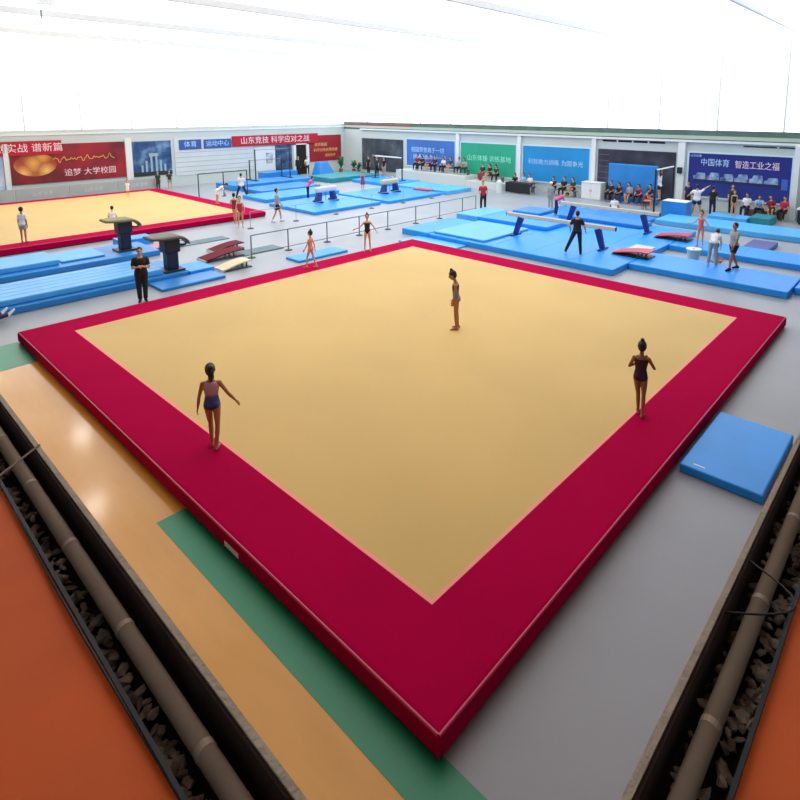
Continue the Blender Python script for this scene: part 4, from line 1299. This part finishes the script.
place(build_figure('sit_fwd', 1.5, 1.1, .88, .014, [('leotard', C_DRD)], 'bun'), (16.5, -2.75, F), -4.2 + 1.2,
      'girl in dark red leotard sitting on a stool right of the blue crash mat', 'people by the far beam')
t = empty('stool', (16.5, -2.75, F), 0, 'small stool under the girl in the dark red leotard', 'stool')
tubeo('seat', (0, 0, .42), (0, 0, .46), .17, M_DMETAL, t, n=16)
for a in range(4):
    tubeo('leg', (.1 * math.cos(a * PI / 2), .1 * math.sin(a * PI / 2), .42), (.16 * math.cos(a * PI / 2), .16 * math.sin(a * PI / 2), 0), .014, M_DMETAL, t, n=6)
place(build_figure('bend', 1.5, 1.1, .92, .014, [('t_shirt', C_PNK), ('trousers', C_NVY)], 'short'), (10.2, -.75 + .2, .12 - .17), -2.6,
      'child in pink top and navy trousers bending at the left end of the farther beam', 'people by the far beam')
# hanging child
parts = build_figure('hang', 1.45, 1.1, .92, .014, [('t_shirt', C_WHT), ('shorts', C_BLK)], 'short')
place(parts, (15.2, -4.05, 2.22 - (.415 + .28 + .235 + .06) * 1.45 / 1.7), -.1, 'child in white shirt hanging from the white high bar', 'people by the high bar')
place(build_figure('raise', 1.72, 1.0, 1.12, .014, [('t_shirt', C_WHT), ('shorts', C_NVY), ('shoe', C_WHT)], 'short'), (16.2, -5.75, F), -1.4,
      'man in bright white T-shirt with raised arm in front of the navy billboard', 'people by the high bar')
place(build_figure('hip', 1.62, 1.0, .98, .014, [('t_shirt', C_BLK), ('trousers', C_NVY)], 'short'), (16.9, -6.35, F), -1.8,
      'person in black beside the man in the bright white T-shirt', 'people by the high bar')
place(build_figure('stand', 1.3, 1.12, .88, .014, [('leotard', C_BLK)], 'highbun'), (15.8, -7.7, .04), -4.47,
      'girl in a black leotard standing on the low pale blue box mat', 'people by the high bar')
place(build_figure('arms_out', 1.42, 1.12, .86, .011, [('leotard', C_COR)], 'highbun'), (7.95, -8.53, -.043), -4.76,
      'girl in a coral leotard standing right of the two red springboards', 'people on the right mats')
place(build_figure('walk', 1.66, 1.0, 1.0, .011, [('t_shirt', C_GRY), ('shorts', C_BLK), ('shoe', C_BLK)], 'short'), (5.11, -10.54, -.043), .9,
      'man in grey T-shirt and black shorts helping the bending boy', 'people on the right mats', M_SKIN2)
place(build_figure('bend', 1.5, 1.08, .95, .011, [('t_shirt', C_WHT), ('trousers', C_GRY)], 'short'), (5.25, -9.8, -.043), -1.5,
      'boy in white shirt bending down beside the man in black shorts', 'people on the right mats')
place(build_figure('cross', 1.4, 1.1, .95, .014, [('t_shirt', C_BLU), ('shorts', C_BLU)], 'short'), (6.55, -9.45, F), -2.6,
      'child in light blue sitting on the floor between two long blue mats', 'people on the right mats')
place(build_figure('sit_legs', 1.6, 1.0, 1.0, .014, [('jacket', C_NVY), ('trousers', C_NVY), ('shoe', C_WHT)], 'short'), (-13.55, 2.75, F), -1.2,
      'person in navy with white shoes sitting at the left photo edge', 'people on the left')

# ---- spectators along the right wall
SEATED = [build_figure('sit', 1.62, 1.03, 1.0, .02, [('t_shirt', C_BLK), ('trousers', C_BLK)], 'short'),
          build_figure('sit_fwd', 1.62, 1.03, .98, .02, [('t_shirt', C_BLK), ('trousers', C_BLK)], 'long'),
          build_figure('sit_side', 1.6, 1.03, .98, .02, [('t_shirt', C_BLK), ('shorts', C_BLK)], 'pony')]
SP = [  # y, x, z, variant, shirt, trousers, label
    (16.92, 17.95, .5, 0, C_DRD, C_BLK, 'spectator in dark red below the left half of the blue billboard'),
    (16.28, 17.95, .5, 1, C_BLK, C_BLK, 'spectator in black, second from the left below the blue billboard'),
    (15.64, 17.95, .5, 2, C_PUR, C_BLK, 'spectator in purple, third from the left below the blue billboard'),
    (15.0, 17.95, .5, 0, C_NVY, C_BLK, 'spectator in navy, fourth from the left below the blue billboard'),
    (13.95, 17.95, .5, 1, C_WHT, C_BLK, 'spectator in white top left of the pillar between blue and green billboards'),
    (13.3, 17.95, .5, 2, C_DGR, C_GRY, 'spectator in dark green top below the pillar between blue and green billboards'),
    (12.5, 17.95, .5, 0, C_GRY, C_BLK, 'spectator in grey below the left edge of the green billboard'),
    (11.85, 17.95, .5, 1, C_GRY, C_DGR, 'spectator in grey top and dark green trousers below the green billboard'),
    (10.2, 17.95, .2, 0, C_DGR, C_RED, 'spectator in dark green top and red trousers below the green billboard'),
    (9.5, 17.95, .2, 2, C_BLK, C_DGR, 'spectator in black with pony tail below the green billboard'),
    (8.85, 17.95, .2, 1, C_DGR, C_BLK, 'spectator in dark green top and black trousers below the green billboard'),
    (7.2, 17.95, F, 1, C_BLK, C_BLK, 'spectator in black behind the left end of the black draped table'),
    (6.6, 17.95, F, 0, C_BLU, C_BLK, 'spectator in light blue behind the middle of the black draped table'),
    (6.0, 17.95, F, 2, C_WHT, C_NVY, 'spectator in white behind the right end of the black draped table'),
    (4.1, 17.95, F, 1, C_NVY, C_BLK, 'spectator in navy, left one below the right end of the sky blue billboard'),
    (3.35, 17.95, F, 0, C_BLK, C_BLK, 'spectator in black, middle one below the right end of the sky blue billboard'),
    (2.65, 17.95, F, 2, C_DGR, C_BLK, 'spectator in dark green just left of the white cabinet'),
    (.0, 17.9, F, 0, C_BLK, C_BLK, 'spectator in black at the left end of the bench before the crash mat'),
    (-.62, 17.9, F, 1, C_BLK, C_NVY, 'spectator in black top and navy trousers on the bench before the crash mat'),
    (-1.24, 17.9, F, 2, C_GRY, C_BLK, 'spectator in grey in the middle of the bench before the crash mat'),
    (-1.86, 17.9, F, 1, C_DRD, C_BLK, 'spectator in dark red on the bench before the crash mat'),
    (-2.48, 17.9, F, 0, C_BLK, C_DRD, 'spectator in black top and dark red trousers at the right bench end'),
    (-7.8, 17.9, F, 0, C_WHT, C_NVY, 'spectator in white at the left end of the brown bench'),
    (-8.4, 17.9, F, 1, C_BLU, C_BLK, 'spectator in light blue on the brown bench'),
    (-9.0, 17.9, F, 2, C_DRD, C_BLK, 'spectator in dark red on the brown bench'),
    (-9.58, 17.9, F, 0, C_RED, C_BLK, 'spectator in bright red at the right end of the brown bench'),
]
for y, x, z, k, a, b, lab in SP:
    parts = []
    for i, (nm, me, mt) in enumerate(SEATED[k]):
        m2 = mt
        if i == 1: m2 = a
        if i == 2: m2 = b
        parts.append((nm, me, m2))
    place(parts, (x, y, z), PI / 2 + random.uniform(-.25, .25), lab, 'spectators seated along the right wall')
STAND = build_figure('stand', 1.65, 1.0, 1.0, .02, [('t_shirt', C_BLK), ('trousers', C_BLK)], 'short')
for y, x, a, b, lab in ((22.6, 17.6, C_BLK, C_BLK, 'person in black standing at the left of the dark panel near the corner'),
                        (21.5, 17.6, C_DGR, C_BLK, 'person in dark green standing before the dark panel near the corner'),
                        (20.6, 17.6, C_BLK, C_GRY, 'person in black top and grey trousers before the dark panel near the corner'),
                        (-4.7, 17.9, C_NVY, C_BLK, 'person in navy standing at the left edge of the navy billboard'),
                        (-7.0, 18.1, C_DGR, C_BLK, 'person in dark green standing below the navy billboard')):
    parts = [(nm, me, (a if i == 1 else b if i == 2 else mt)) for i, (nm, me, mt) in enumerate(STAND)]
    place(parts, (x, y, F), PI / 2 + random.uniform(-.4, .4), lab, 'people standing along the right wall')
